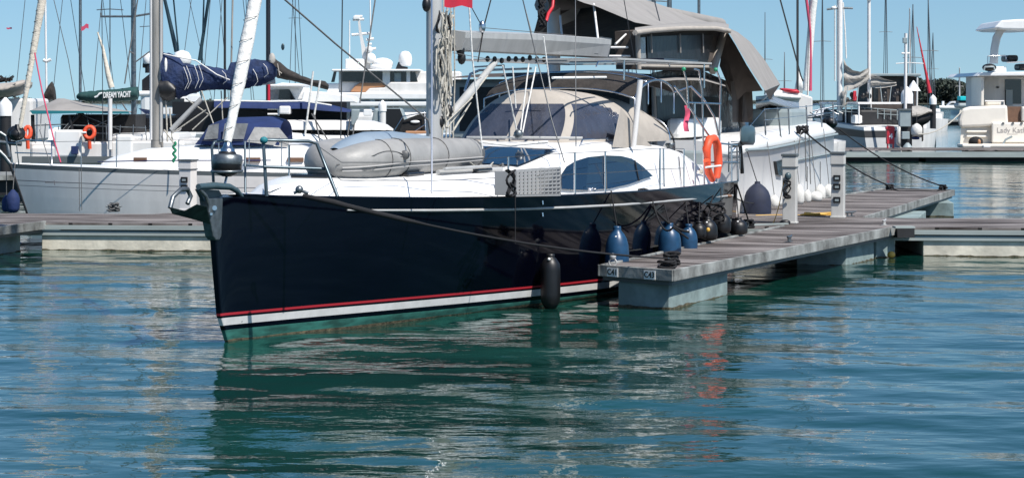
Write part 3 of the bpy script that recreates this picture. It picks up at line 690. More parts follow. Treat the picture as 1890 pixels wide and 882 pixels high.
# headsail furler
fo = lambda f, dx=0, dy=0: Y.w(.06 + 5.44 * f, 0, 2.23 + 15.17 * f)
A0 = Y.p(418.5, 326, 0); A1 = Y.p(420.5, 262, 0); ax = (A1 - A0)
def onax(f): return A0 + ax * f
fur = part('furler_drum', MB().tube([onax(f) for f in (0, .08, .2, .22, .42, .62, .66, .72)], [.05, .12, .155, .165, .165, .155, .10, .09], 18), 'black', yacht)
part('guard', MB().tube([onax(f) for f in (.36, .42, .6, .64)], [.168, .174, .168, .14], 18), 'dull', fur)
part('swivel', MB().tube([onax(f) for f in (.66, .8, .82, .98)], [.085, .08, .06, .04], 12), 'steel', fur)
part('lower_cage', MB().tube([onax(.1) + Vector((.17 * math.cos(a), .17 * math.sin(a), .02)) for a in [i * .5 for i in range(14)]], .018, 6), 'dull', fur)
part('tack_link', MB().tube([Y.p(414, 345, 0), A0], .016, 6), 'steel', fur)
n_ = 90; F0, F1 = Y.p(420, 262, 0), Y.p(472, -6, 0); dr = (F1 - F0); top_f = F0 + dr * (17.2 - F0.z) / dr.z
jp = [F0.lerp(top_f, i / n_) for i in range(n_ + 1)]
jr = [.045 + .035 * min(1, i / 5) - .03 * i / n_ + .004 * math.sin(i * 2.1) for i in range(n_ + 1)]
js = part('furled_headsail', MB().tube(jp, jr, 10), 'sailwhite', yacht)
mb = MB()
for i in range(60):
    c = F0.lerp(top_f, (i + .3) / 60); k = .045 + .035 * min(1, i / 3) - .03 * i / 60
    mb.tube([c + Vector((k * 1.02 * math.cos(a), k * 1.02 * math.sin(a), .10 * a / 6.3)) for a in [j * .7 for j in range(10)]], .0035, 4)
part('spiral_seam', mb, 'greyrope', js)
part('tack_lashing', MB().tube([F0 + Vector((.03 * math.cos(i), .03 * math.sin(i), -.10 + .018 * i)) for i in range(9)], .012, 5), 'sailwhite', js)
# mast and spars
MS = Y.s_at(801, 0)
mb = MB(); mr = [Y.w(MS, 0, 1.7), Y.w(MS, 0, 19)]
rings = [[p + Y.w(.135 * math.cos(a), .1 * math.sin(a), 0) - Y.w(0, 0, 0) for a in [2 * math.pi * j / 16 for j in range(16)]] for p in mr]
mst = part('mast', mb.loft(rings, True, True), 'alu', yacht)
part('sail_track', MB().fbox(Y, MS + .13, MS + .165, -.02, .02, 1.75, 18.5), 'lid', mst)
part('deck_light', MB().ell(Y.w(MS - .2, -.02, 3.98), (.06, .07, .10)).tube([Y.w(MS - .2, 0, 3.98), Y.w(MS, 0, 3.98)], .02), 'black', mst)
part('mast_collar', MB().lathe(Y.w(MS, 0, 1.74), [(.2, 0), (.2, .06), (.16, .09)]), 'lid', mst)
for zc in (7.6, 12.2):
    part('spreader', MB().tube([Y.w(MS + .55, 1.5, zc), Y.w(MS, 0, zc), Y.w(MS + .55, -1.5, zc)], .035, 6), 'alu', mst)
def boom_ring(s, zt, zb, w): return [Y.w(s, t, z) for t, z in ((-w, zt), (-w * .98, zt - .08), (-.12, zb + .02), (0, zb), (.12, zb + .02), (w * .98, zt - .08), (w, zt), (0, zt + .03))]
s0, z0 = Y.l(836, 60, 0); _, zb0 = Y.l(836, 95, 0); s1, z1 = Y.l(1109, 74, 0); _, zb1 = Y.l(1109, 108, 0)
bm_ = part('boom', MB().loft([boom_ring(s0, z0, zb0, .19), boom_ring((s0 + s1) / 2, (z0 + z1) / 2 + .02, (zb0 + zb1) / 2, .21), boom_ring(s1, z1, zb1, .18)], True, True, smooth=False), 'alu', yacht)
part('boom_end', MB().loft([boom_ring(s1 + .005, z1 + .02, zb1 - .02, .19), boom_ring(s1 + .07, z1 - .02, zb1 + .02, .15)], True, True, smooth=False), 'dull', bm_)
part('maker_mark', MB().slab([Y.p(1096, 99, .125), Y.p(1103, 99.5, .125), Y.p(1103, 102, .115), Y.p(1096, 101.5, .115)], Y.w(0, .01, 0) - Y.w(0, 0, 0)), 'lid', bm_)
part('gooseneck', MB().tube([Y.w(MS + .1, 0, z0 - .2), Y.w(s0 + .05, 0, z0 - .2)], .05, 8).fbox(Y, MS + .1, MS + .25, -.07, .07, z0 - .35, z0 - .02), 'dull', bm_)
part('kicker', MB().tube([Y.p(829, 217, 0), Y.p(878, 158, 0)], .062, 10).tube([Y.p(878, 158, 0), Y.p(913, 116, 0)], .048, 10), 'alu', yacht)
part('kicker_tackle', MB().tube([Y.p(826, 236, .05), Y.p(900, 140, .05)], .012, 5).tube([Y.p(834, 246, -.05), Y.p(868, 190, -.05)], .016, 5).tube([Y.p(822, 228, .1), Y.p(872, 180, .1)], .01, 5), 'rope', yacht)
rb = Vector(Y.p(900, 112, 0)); rnd = random.Random(11)
mb = MB()
for k in range(9):
    x = 900 + k * 13; mb.ell(Y.p(x, 108 + rnd.uniform(-2, 5), .02), (.035, .03, .045), 8, 5)
part('block', mb, 'black', bm_)
# rope bundle hung on the mast
mb = MB(); mb2 = MB(); mb3 = MB(); rnd = random.Random(21)
for k in range(20):
    x = rnd.uniform(806, 834); y = 18 + rnd.uniform(0, 20); yend = rnd.uniform(120, 245); t = rnd.uniform(-.12, .2)
    pts = []; 
    while y < yend:
        wv = 1 - .4 * abs((y - 90) / 120)
        pts.append(Y.p(x + rnd.uniform(-4.5, 4.5) * wv, y, t + rnd.uniform(-.03, .03))); y += rnd.uniform(7, 14); x += (820 - x) * .05
    (mb if k % 7 else mb2).tube(pts, .017, 5)
for k in range(10):
    x = rnd.uniform(808, 834); y0 = rnd.uniform(60, 105)
    mb.tube([Y.p(x + 4 * math.sin(a * .8 + k), y0 + 45 - 45 * math.cos(a * 1.1 + k * .3), .16 + .02 * math.cos(a)) for a in [i * .35 for i in range(16)]], .014, 5)
part('halyard_coil', mb, 'rope', mst); part('halyard_coil', mb2, 'darkrope', mst)
mb = MB()
for x in (812, 818, 825, 832, 838): mb.tube([Y.p(x, -8, .05), Y.p(x + rnd.uniform(-4, 2), 150, .05), Y.p(x - 2, 262, .05)], .011, 5)
part('halyard', mb, 'rope', mst)
each('rope_clutch', [MB().ell(Y.p(x, y, .08), (.06, .05, .09), 8, 5) for x, y in ((824, 140), (815, 170), (828, 205), (812, 225), (850, 93), (852, 108))], 'black', mst)
# standing rigging
def wire(pts, r=.0075, m='wire', name='stay', par=None): return part(name, MB().tube(pts, r, 5), m, par or yacht)
wire([Y.p(797, 356, 1.45), Y.p(797, 0, 1.0), Y.w(MS, .15, 18.5)], .012, 'steel', 'shroud')
wire([Y.p(629, 262, -1.5), Y.p(632, 0, -1.2), Y.w(MS, -.15, 18.5)], .009, 'wire', 'shroud')
wire([Y.p(1063, 270, 1.6), Y.p(1062, 0, .9), Y.w(MS + .1, .1, 18)], .0075, 'wire', 'shroud')
wire([Y.p(1042, 300, 1.5), Y.p(1018, 221, 1.2), Y.p(965, 0, .5), Y.w(MS, 0, 15)], .009, 'wire', 'running_stay')
wire([Y.w(LY - .1, .3, 1.4), Y.w(MS + .1, 0, 18.8)], .0075, 'wire', 'backstay')
wire([Y.p(987, 82, .0), Y.p(965, 0, .0)], .006, 'rope', 'topping_lift')
wire([Y.p(521, -4, -.6), Y.p(620, 82, -.4), Y.p(790, 222, 0), Y.w(MS, 0, 1.9)], .012, 'greyrope', 'sheet')
wire([Y.p(693, -4, .2), Y.p(664, 190, .2)], .01, 'greyrope', 'pole_lift')
for (xa, ya), (xb, yb2), t in (((976, 118), (960, 247), .4), ((989, 124), (964, 247), .4), ((928, 122), (955, 247), .4), ((946, 124), (952, 200), .4), ((1003, 68), (1016, 168), .5), ((865, 0), (872, 110), .6), ((872, 110), (890, 275), .8)):
    wire([Y.p(xa, ya, t), Y.p(xb, yb2, t)], .012, 'sailwhite', 'mainsheet')
wire([Y.p(907, -4, .2), Y.p(893, 50, .2), Y.p(882, 115, .2)], .010, 'darkrope', 'lazy_line')
wire([Y.p(868, 10, .2), Y.p(889, 48, .2)], .007, 'darkrope', 'lazy_line')
wire([Y.p(895, 52, .2), Y.p(1060, 66, .2)], .005, 'greyrope', 'reef_line')
part('block', MB().ell(Y.p(890, 50, .2), (.05, .04, .09), 8, 5), 'steel', yacht)
wire([Y.p(836, 98, .2), Y.p(905, 110, .2)], .005, 'greyrope', 'reef_line')
part('block', MB().ell(Y.p(957, 248, .5), (.07, .05, .07), 8, 5), 'dull', yacht)
part('traveller', MB().tube([Y.p(862, 254, -.6), Y.p(960, 254, .3), Y.p(1075, 255, 1.1)], .022, 6), 'alu', yacht)
# ensign on the flag halyard
fl_ = MB(); rows = []
for j in range(5):
    rows.append([Y.p(820 + 52 * i / 8, -9 + 22 * j / 4 + 2.2 * math.sin(i * .9) + (1.5 if i > 5 else 0), 1.0 + .03 * math.sin(i * 1.2)) for i in range(9)])
single('ensign', fl_.grid(rows), 'redcloth', 'red flag flying beside the mast of the navy yacht', 'flag')
# spray hood
def hood(zf, a):
    sc = max(0.0, 1 - zf ** 2.4) ** (1 / 2.4); sf = 8.1 + .95 * zf
    if abs(a) < .35: t = a / .35 * .8; s = sf + .12 * (a / .35) ** 2
    else: u = (abs(a) - .35) / .65; t = math.copysign(.8 + .58 * math.sin(u * math.pi / 2) ** .8, a); s = sf + .12 + (11.5 - sf - .12) * u
    return Y.w(s, t * max(sc, .001), 2.06 + .80 * zf - (.04 * max(0, (s - 9.5)) ** 2 + .3 * max(0, s - 10.7) ** 2) * zf)
def hood_m(zf, a):
    if .10 < zf < .72:
        if abs(a) < .33 and abs(abs(a) - .0) > .012: return 1
        if .385 < abs(a) < .68 and ((abs(a) - .385) / .295) ** 2.6 + ((zf - .10) / .66) ** 2.6 < 1: return 1
    return 0
mb = MB(); NA, NZ = 96, 30
zz_ = [math.sin(i / NZ * math.pi / 2) ** .9 for i in range(NZ + 1)]; aa_ = [-1 + 2 * j / NA for j in range(NA + 1)]
vs = [hood(z, a) for z in zz_ for a in aa_]; o_ = len(mb.v); mb.v += [tuple(v) for v in vs]
for i in range(NZ):
    for j in range(NA):
        m_ = hood_m((zz_[i] + zz_[i + 1]) / 2, (aa_[j] + aa_[j + 1]) / 2)
        if m_ == 0: mb.f.append((i * (NA + 1) + j, i * (NA + 1) + j + 1, (i + 1) * (NA + 1) + j + 1, (i + 1) * (NA + 1) + j)); mb.m.append(0); mb.sm.append(True)
sp = part('spray_hood', mb, 'canvas', yacht)
mb = MB(); mb.v += [tuple(v) for v in vs]
for i in range(NZ):
    for j in range(NA):
        if hood_m((zz_[i] + zz_[i + 1]) / 2, (aa_[j] + aa_[j + 1]) / 2) == 1: mb.f.append((i * (NA + 1) + j, i * (NA + 1) + j + 1, (i + 1) * (NA + 1) + j + 1, (i + 1) * (NA + 1) + j)); mb.m.append(0); mb.sm.append(True)
part('hood_window', mb, 'vinyl', sp)
part('hood_frame', MB().tube([Y.w(11.5, 1.38 * math.copysign(abs(math.cos(a)) ** .75, math.cos(a)), 2.06 + .50 * abs(math.sin(a)) ** .75) for a in [math.pi * i / 24 for i in range(25)]], .014, 6), 'steel', sp)
wing = MB().slab([Y.p(1168, 230, 1.38), Y.p(1180, 250, 1.4), Y.p(1209, 276, 1.42), Y.p(1130, 272, 1.42), Y.p(1145, 200, 1.36)], Y.w(0, .012, 0) - Y.w(0, 0, 0))
part('hood_wing', wing, 'canvas', sp)
# cockpit bimini: dark fabric on steel bows
def bim(u, v, dz=0): return Y.w(10.2 + 1.9 * u, 1.25 * v, 2.97 + .20 * math.sin(u * math.pi) ** .6 - .16 * abs(v) ** 3 - .10 * (1 - u) ** 3 + dz)
mb = MB().grid([[bim(u / 10, v / 6) for v in range(-6, 7)] for u in range(11)]); bimi = part('bimini', mb, 'browncloth', yacht)
for u in (0, .33, .66, 1.0):
    part('bimini_bow', MB().tube([bim(u, -1, -.03) - Vector((0, 0, .3))] + [bim(u, v / 6, .012) for v in range(-6, 7)] + [bim(u, 1, -.03) - Vector((0, 0, .3))], .015, 6), 'steel', bimi)
part('bimini_rail', MB().tube([bim(u / 12, 1, .015) for u in range(13)] + [Y.p(1275, 160, 1.5), Y.p(1300, 185, 1.6), Y.p(1318, 215, 1.7), Y.p(1326, 250, 1.7)], .02, 6), 'steel', bimi)
part('bimini_post', MB().tube([Y.p(1182, 148, 1.6), Y.p(1169, 272, 1.5)], .042, 8), 'whitemast', bimi)
part('bimini_light', MB().tube([Y.p(1020, 144, .9), Y.p(1118, 143, .9)], .02, 6), 'signwhite', bimi)
# equipment rack above the bimini with a solar panel
zt = 3.30
mb = MB().fbox(Y, 9.2, 13.9, 1.25, 1.33, zt, zt + .03); mb.fbox(Y, 9.2, 13.9, -1.3, -1.22, zt, zt + .03)
for a in (9.2, 10.4, 11.8, 13.8): mb.fbox(Y, a, a + .05, -1.22, 1.25, zt + .002, zt + .028)
rk = part('rack', mb, 'alu', yacht)
part('rack_post', MB().tube([Y.w(9.6, 1.29, 3.0), Y.w(9.6, 1.29, 3.31)], .014).tube([Y.w(13.6, 1.29, 2.9), Y.w(13.6, 1.29, 3.31)], .014), 'steel', rk)
part('rack_rail', MB().tube([Y.p(1100, 124, 1.25), Y.p(1104, 114, 1.25), Y.p(1234, 112, 1.25), Y.p(1236, 124, 1.25)], .012, 6), 'steel', rk)
part('solar_panel', MB().fbox(Y, 11.9, 13.7, -1.1, 1.15, zt + .035, zt + .07), 'solar', rk)
part('davit_tube', MB().tube([Y.p(858, 168, -1.2), Y.p(868, 137, -1.3), Y.p(885, 130, -1.3), Y.p(980, 127, -1.2)], .02, 6).tube([Y.p(875, 124, -.9), Y.p(930, 121, -.9), Y.p(930, 132, -.9)], .014, 6), 'steel', rk)
# guard rails
top = []; low = []
st = [(797, 262, 352), (940, 283, 362), (1061, 268, 353), (1117, 282, 350), (1206, 308, 348), (1217, 275, 347)]
stm = [(486, 258, 362), (630, 300, 364), (797, 300, 355), (938, 290, 362), (1061, 282, 356), (1117, 280, 352), (1218, 274, 347), (1262, 275, 344)]
for i, (x, ya, yb_) in enumerate(stm[1:], 1):
    s_, t_, z_ = side_solve(Y, x, yb_ + 2, lambda s, z: yb(s) - .1); z_ = yz(s_)
    _, zt_ = Y.l(x, ya, t_)
    if i >= 3: part('stanchion', MB().tube([Y.w(s_, t_, z_), Y.w(s_, t_, zt_)], .014, 6), 'steel', yacht)
    top.append(Y.w(s_, t_, zt_)); low.append(Y.w(s_, t_, (z_ + zt_) / 2))
part('guard_wire', MB().tube([Y.p(576, 262, .9)] + top, .005, 5), 'wire', yacht); part('guard_wire', MB().tube([Y.p(600, 312, .9)] + low, .005, 5), 'wire', yacht)
st2 = []
for s in (4, 6, 8, 10, 12, 13.5):
    t_ = -(yb(s) - .1); part('stanchion', MB().tube([Y.w(s, t_, yz(s)), Y.w(s, t_, yz(s) + .65)], .014, 6), 'steel', yacht); st2.append(Y.w(s, t_, yz(s) + .65))
part('guard_wire', MB().tube([Y.p(500, 258, -.6)] + st2, .005, 5), 'wire', yacht)
pm = mat('pulpit_steel', (.07, .10, .12), .3, .4)
mb = MB()
mb.tube([Y.p(394, 336, -.25), Y.p(391, 272, -.25), Y.p(396, 262, -.25), Y.p(410, 260, -.22)], .017, 6)
mb.tube([Y.p(492, 362, .45), Y.p(486, 262, .45), Y.p(492, 258, .45), Y.p(570, 261, .85), Y.p(585, 266, .9), Y.p(623, 363, 1.2)], .02, 6)
mb.tube([Y.p(487, 308, .45), Y.p(600, 312, 1.0)], .02, 6); mb.tube([Y.p(453, 362, -.1), Y.p(452, 262, -.3)], .013, 6); mb.tube([Y.p(450, 305, -.3), Y.p(487, 308, .45)], .012, 6)
part('pulpit', mb, pm, yacht)
part('nav_light', MB().ell(Y.p(487, 259, .46), (.045, .045, .04)), 'teal', yacht)
# pushpit, stern gear
mb = MB(); T = 1.7
for pts in ([(1300, 345), (1296, 170), (1290, 130), (1282, 128)], [(1262, 130), (1268, 155), (1270, 200)], [(1318, 340), (1322, 290), (1316, 262), (1270, 195), (1245, 160)], [(1326, 338), (1330, 150), (1322, 128)], [(1283, 345), (1282, 190)], [(1350, 340), (1350, 268)], [(1362, 335), (1360, 268), (1300, 262)], [(1270, 190), (1330, 192)], [(1225, 345), (1224, 275)], [(1257, 345), (1252, 290)], [(1300, 300), (1360, 300)]):
    mb.tube([Y.p(x, y, T) for x, y in pts], .017, 6)
mb.tube([Y.p(1350, 300, 1.2), Y.p(1372, 292, -.6), Y.p(1372, 262, -.6), Y.p(1350, 262, 1.2)], .014, 6)
part('pushpit', mb, 'steel', yacht)
part('stern_light', MB().ell(Y.p(1321, 129, 1.7), .035), 'lens', yacht); part('stern_light', MB().ell(Y.p(1262, 128, 1.7), .035), 'lens', yacht)
# things carried at the stern
hb = thing('lifebuoy', 'orange horseshoe lifebuoy on the stern rail of the navy yacht', 'lifebuoy', Y.p(1318, 335, 1.72))
pts = [(1306, 262), (1304, 300), (1308, 325), (1314, 334), (1322, 330), (1327, 300), (1325, 265), (1316, 254)]
part('ring', MB().tube([Y.p(1307, 300, 1.78), Y.p(1304, 275, 1.78), Y.p(1309, 258, 1.78), Y.p(1318, 256, 1.78), Y.p(1324, 268, 1.78), Y.p(1326, 300, 1.78), Y.p(1323, 328, 1.78)], [.045, .07, .07, .07, .07, .07, .055], 10), 'orange', hb)
part('ring_lower', MB().tube([Y.p(1304, 296, 1.86), Y.p(1308, 318, 1.86), Y.p(1315, 332, 1.86)], [.055, .065, .05], 10), 'orange', hb)
part('band', MB().tube([Y.p(1303, 309, 1.92), Y.p(1330, 306, 1.92)], .018, 6), 'signwhite', hb)
ob_ = thing('outboard_motor', 'small dark outboard motor clamped on the stern rail of the navy yacht', 'outboard motor', Y.p(1378, 270, 1.0))
part('cowling', MB().loft([[Y.p(1380 + dx * q, yy, 1.0 + dt * q) for dx, dt in ((-14, -.1), (-12, .12), (0, .16), (12, .12), (14, -.1), (0, -.16))] for q, yy in ((.75, 268), (1, 262), (1.05, 245), (.95, 236), (.6, 232))], True, True), 'outboard', ob_, .01)
part('leg', MB().tube([Y.p(1366, 266, 1.0), Y.p(1368, 290, 1.0), Y.p(1370, 320, 1.0)], .035, 6), 'black', ob_)
part('clamp', MB().tube([Y.p(1352, 268, 1.2), Y.p(1372, 266, 1.0)], .03, 6), 'black', ob_)
sb = thing('stern_locker', 'grey folded boarding ladder and bag on the stern rail', 'gear', Y.p(1345, 330, 1.5))
part('bag', MB().fbox(Y, 13.6, 13.95, .9, 1.3, 1.45, 1.85), 'boxgrey', sb, .04)
mb = MB()
for k in range(4): mb.tube([Y.p(1345, 272 + k * 10, 1.3), Y.p(1366, 270 + k * 10, 1.0)], .014, 5)
mb.tube([Y.p(1345, 262, 1.3), Y.p(1345, 318, 1.3)], .014, 5).tube([Y.p(1366, 260, 1.0), Y.p(1366, 312, 1.0)], .014, 5)
part('ladder', mb, 'dull', sb)
tk = thing('cockpit_gear', 'jumble of dark bags and lines in the navy yacht cockpit', 'gear', Y.w(13.2, 0, 1.3))
rnd = random.Random(4); mb = MB()
for k in range(14): mb.ell(Y.w(13.0 + .9 * rnd.random(), rnd.uniform(-.9, 1.2), 1.35 + .5 * rnd.random()), (.12 * (1 + rnd.random()), .12, .1), 8, 5)
part('bag', mb, 'black', tk)
mb = MB()
for k in range(5): mb.ell(Y.p(1275 + 18 * rnd.random(), 315 + 22 * rnd.random(), 1.5), (.06, .06, .05), 8, 5)
part('line_bundle', mb, 'rope', tk)
pf = MB().grid([[Y.p(1263 + 3 * j + 2 * math.sin(i * .8), 195 + i * 6, 1.1 + .03 * math.sin(i + j)) for j in range(4)] for i in range(9)])
single('pennant', pf, 'pinkcloth', 'faded red flag hanging limp at the stern of the navy yacht', 'flag')
# crate hung on the guard rail
cr_ = thing('plastic_crate', 'grey perforated plastic crate tied to the side rail of the navy yacht', 'crate', Y.p(993, 362, 1.85))
mb = MB(); x0, x1 = 953, 1035; ROW, COL = 7, 11
def crp(u, v, dt=0):                          # u along, v up
    x = x0 + (x1 - x0) * u; y = (361 - 1.5 * u) + ((317 - 7 * u) - (361 - 1.5 * u)) * v
    return Y.p(x, y, 1.92 + dt)
for i in range(ROW + 1):
    v = i / ROW; h = .014 if i in (0, ROW) else .008
    mb.slab([crp(0, v) - Vector((0, 0, h)), crp(1, v) - Vector((0, 0, h)), crp(1, v) + Vector((0, 0, h)), crp(0, v) + Vector((0, 0, h))], Y.w(0, -.02, 0) - Y.w(0, 0, 0))
for j in range(COL + 1):
    u = j / COL; h = .010; d = (crp(1, .5) - crp(0, .5)).normalized() * h
    mb.slab([crp(u, 0) - d, crp(u, 0) + d, crp(u, 1) + d, crp(u, 1) - d], Y.w(0, -.016, 0) - Y.w(0, 0, 0))
part('front', mb, 'crate', cr_)
dd = Y.w(0, -.28, 0) - Y.w(0, 0, 0)
mb = MB().slab([crp(0, 0), crp(1, 0), crp(1, .03), crp(0, .03)], dd); mb.slab([crp(0, 0) + dd, crp(1, 0) + dd, crp(1, 1) + dd, crp(0, 1) + dd], dd * .05)
mb.slab([crp(0, 0), crp(.012, 0), crp(.012, 1), crp(0, 1)], dd); mb.slab([crp(.988, 0), crp(1, 0), crp(1, 1), crp(.988, 1)], dd)
part('body', mb, 'crate', cr_)
rnd = random.Random(8); a0 = Y.p(946, 335, 1.95)
single('rope_hank', MB().tube([Y.p(943 + 8 * math.sin(i * .9) + rnd.uniform(-2, 2), 338 + 24 * math.sin(i * .37), 2.0 + .05 * math.cos(i)) for i in range(46)], .014, 5), 'darkrope', 'black rope hank tied beside the grey crate on the navy yacht', 'rope')
# deck clutter around the dinghy stern
mb = MB(); rnd = random.Random(3)
for k in range(9): mb.tube([Y.p(860 + 60 * rnd.random(), 305 + 18 * rnd.random(), .6), Y.p(890 + 60 * rnd.random(), 300 + 20 * rnd.random(), .8)], .018, 5)
single('sheet_bundle', mb, 'greyrope', 'grey sheets and lines heaped ahead of the deckhouse window', 'rope')
mb = MB().tube([Y.p(808, 318, .9), Y.p(925, 312, .9)], .03, 8).tube([Y.p(820, 312, 1.0), Y.p(905, 307, 1.0)], .022, 8)
single('boat_hook', mb, 'alu', 'pale poles lying on deck beneath the dinghy stern', 'pole')
part('boom_strut', MB().tube([Y.p(888, 262, .5), Y.p(940, 268, .8), Y.p(1010, 262, 1.0)], .02, 5), 'sailwhite', yacht)

# ------------------------------------------------------------------ inflatable dinghy lashed upside down
dgh = thing('inflatable_dinghy', 'grey inflatable dinghy lashed upside down on the navy yacht foredeck', 'dinghy', Y.w(3.3, 0, 1.76))
ctr = [(868, 288, .55), (820, 288, .56), (760, 290, .58), (700, 295, .58), (660, 299, .52), (625, 302, .36), (603, 303, .14), (596, 303, 0)]
lc = [(5.45 - .47 * i, .57, 1.985) for i in range(6)] + [(3.1 - .9 * math.sin(R(a)), .19 + .38 * math.cos(R(a)), 1.985 - .06 * math.sin(R(a)) ** 2) for a in range(10, 91, 10)]
tp = [Y.w(*q) for q in lc]
path = tp + [Y.w(s, .38 - t, z) for s, t, z in lc[::-1][1:]]
rad = [.20] + [.218, .224, .23, .236, .24] + [.242, .242, .24, .235, .225, .21, .195, .18, .165]; rad = rad[:len(lc)] + [.16] * (len(lc) - len(rad)); rad = rad + rad[::-1][1:]
pt2 = []; rd2 = []
for i in range(len(path) - 1):
    for k in range(2): pt2.append(path[i].lerp(path[i + 1], k / 2)); rd2.append(rad[i] + (rad[i + 1] - rad[i]) * k / 2)
pt2.append(path[-1]); rd2.append(rad[-1])
tb = part('buoyancy_tube', MB().tube(pt2, rd2, 20), 'dinghy', dgh)
cone = MB().loft([[path[0] + Y.w(d, r * math.cos(a), r * math.sin(a)) - Y.w(0, 0, 0) for a in [2 * math.pi * j / 16 for j in range(16)]] for d, r in ((-.02, .205), (.1, .19), (.22, .11), (.26, .04))], True, True)
part('tube_cone', cone, 'dinghy_dark', dgh)
# floor pan, seen on top because the boat is inverted
mb = MB(); rows = []
for f in [i / 14 for i in range(15)]:
    s = 2.25 + 3.1 * f; w = .36 * min(1, (f + .03) * 3.2) ** .55; zc = lerp_tab(sorted([(a, c) for a, b, c in lc]), s)
    rows.append([Y.w(s, .19 + w * q, zc + .15 + (.17 if f < .5 else .17 - (f - .5) * .2) * (1 - q * q) * min(1, .25 + f * 3) * (1 if f < .75 else 1 - (f - .75) * 2.2)) for q in (-1, -.7, -.4, -.15, 0, .15, .4, .7, 1)])
part('hull_bottom', mb.grid(rows), 'dinghy_pan', dgh)
def ringarc(i, a0, a1, r, out=.004, m='dinghy_dark', name='strap', w=.010):
    c = pt2[i]; d = (pt2[min(i + 1, len(pt2) - 1)] - pt2[max(i - 1, 0)]).normalized(); side = d.cross(Vector((0, 0, 1))).normalized()
    if side.dot(Y.w(0, 1, 0) - Y.w(0, 0, 0)) < 0: side = -side
    return [c + (side * math.cos(R(a)) + Vector((0, 0, 1)) * math.sin(R(a))) * (rd2[i] + out) for a in range(a0, a1 + 1, 12)]
for i in (5, 10, 15): part('strap', MB().tube(ringarc(i, -60, 100, 0), .006, 4), 'dinghy_dark', dgh)
for off in (-12, -24):
    pts = []
    for i in range(0, 26):
        c = pt2[i]; d = (pt2[i + 1] - pt2[max(i - 1, 0)]).normalized(); side = d.cross(Vector((0, 0, 1))).normalized()
        if side.dot(Y.w(0, 1, 0) - Y.w(0, 0, 0)) < 0: side = -side
        pts.append(c + (side * math.cos(R(off)) + Vector((0, 0, 1)) * math.sin(R(off))) * (rd2[i] + .004))
    part('rubbing_strake', MB().tube(pts, .010, 5), 'dinghy_light', dgh)
hc = ringarc(12, 10, 10, 0, .01)[0]
part('handle_patch', MB().ell(hc, (.06, .03, .06)), 'dinghy_dark', dgh)
part('grab_line', MB().tube(sag(hc, ringarc(19, 20, 20, 0, .01)[0], -.05, 8) + sag(ringarc(19, 20, 20, 0, .01)[0], ringarc(26, 0, 0, 0, .01)[0], .02, 5), .006, 5).tube([hc, ringarc(20, -20, -20, 0, .03)[0], ringarc(26, -20, -20, 0, .02)[0]], .005, 5), 'greyrope', dgh)
single('dinghy_lashing', MB().tube([Y.p(868, 300, .8), Y.p(905, 330, .9), Y.p(885, 325, .8), Y.p(910, 300, .7)], .010, 4), 'rope', 'pale lashing line holding down the stern of the dinghy', 'rope')

# ------------------------------------------------------------------ fenders
def fender(px, ytop, ybot, fr, t, r, mname, label, group, rope_top=None, long=False, ropem='darkrope', patch=True):
    s, zt = fr.l(px, ytop, t); _, zb = fr.l(px, ybot, t); c = fr.w(s, t, 0); h = zt - zb
    root = thing('fender', label, 'fender', (c.x, c.y, zb), group); base = Vector((c.x, c.y, zb))
    if long: prof = [(.02, 0), (r * .6, .02), (r * .95, .1), (r, .2), (r, h - .2), (r * .95, h - .12), (r * .6, h - .05), (.04, h - .02), (.035, h)]
    else:
        prof = [(.03, 0), (r * .6, .01 * h), (r * .88, .06 * h), (r * .98, .15 * h), (r, .3 * h), (r * .985, .5 * h), (r * .93, .64 * h), (r * .80, .76 * h), (r * .58, .86 * h), (r * .34, .93 * h), (.055, .965 * h), (.05, h)]
    part('body', MB().lathe(base, prof, 20), mname, root)
    part('eye', MB().lathe(base, [(.052, h * .96), (.056, h * .975), (.052, h + .01), (.02, h + .015)], 10), 'black' if mname == 'blackrubber' else mname, root)
    if patch:
        part('valve_patch', MB().ell(base + Vector((-.02, -r * (.62 if not long else .8), h * (.80 if not long else .93))), (.02, .012, .02), 8, 5), 'signwhite', root)
    if rope_top:
        part('lanyard', MB().tube([base + Vector((0, 0, h - .02)), Vector(rope_top)], .010, 5), ropem, root)
    return root
def hull_t(extra): return lambda s, z: yw(s, .9) + extra
def on_hull(px, extra):
    t = 1.9
    for _ in range(12): t = .5 * t + .5 * (yw(Y.s_at(px, t), .8) + extra)
    return t
G = 'fenders hanging on the port side of the navy yacht'
def railpt(px, py): return Y.p(px, py, 2.05)
fender(1016, 470, 571, Y, on_hull(1016, .16), .13, 'blackrubber', 'long black cylindrical fender hanging by the red boot stripe, foremost of the row', G, long=True)
fender(1139, 419, 508, Y, on_hull(1139, .2), .165, 'bluefender', 'blue fender hanging just above the C41 corner of the finger', G, railpt(1128, 352))
fender(1236, 413, 482, Y, on_hull(1236, .22), .168, 'bluefender', 'largest blue fender midway along the finger', G, Y.p(1218, 346, 1.95))
fender(1271, 415, 470, Y, on_hull(1271, .2), .135, 'bluefender', 'small blue fender just aft of the largest blue one', G, Y.p(1262, 344, 1.95))
fender(1290, 410, 440, Y, on_hull(1290, .15), .115, 'blackrubber', 'black fender directly behind the small blue fender', G, Y.p(1292, 346, 1.9), patch=False)
fender(1306, 402, 444, Y, on_hull(1306, .20), .155, 'blackrubber', 'black fender with yellow label, second of the black group at the stern', G, Y.p(1318, 352, 1.9))
fender(1332, 392, 430, Y, on_hull(1330, .16), .15, 'blackrubber', 'black fender wedged between the yellow-labelled one and the last one', G, Y.p(1330, 346, 1.9), patch=False)
fender(1363, 403, 433, Y, on_hull(1352, .26), .15, 'blackrubber', 'black fender at the transom corner, aftmost of the row', G, Y.p(1358, 346, 1.8))
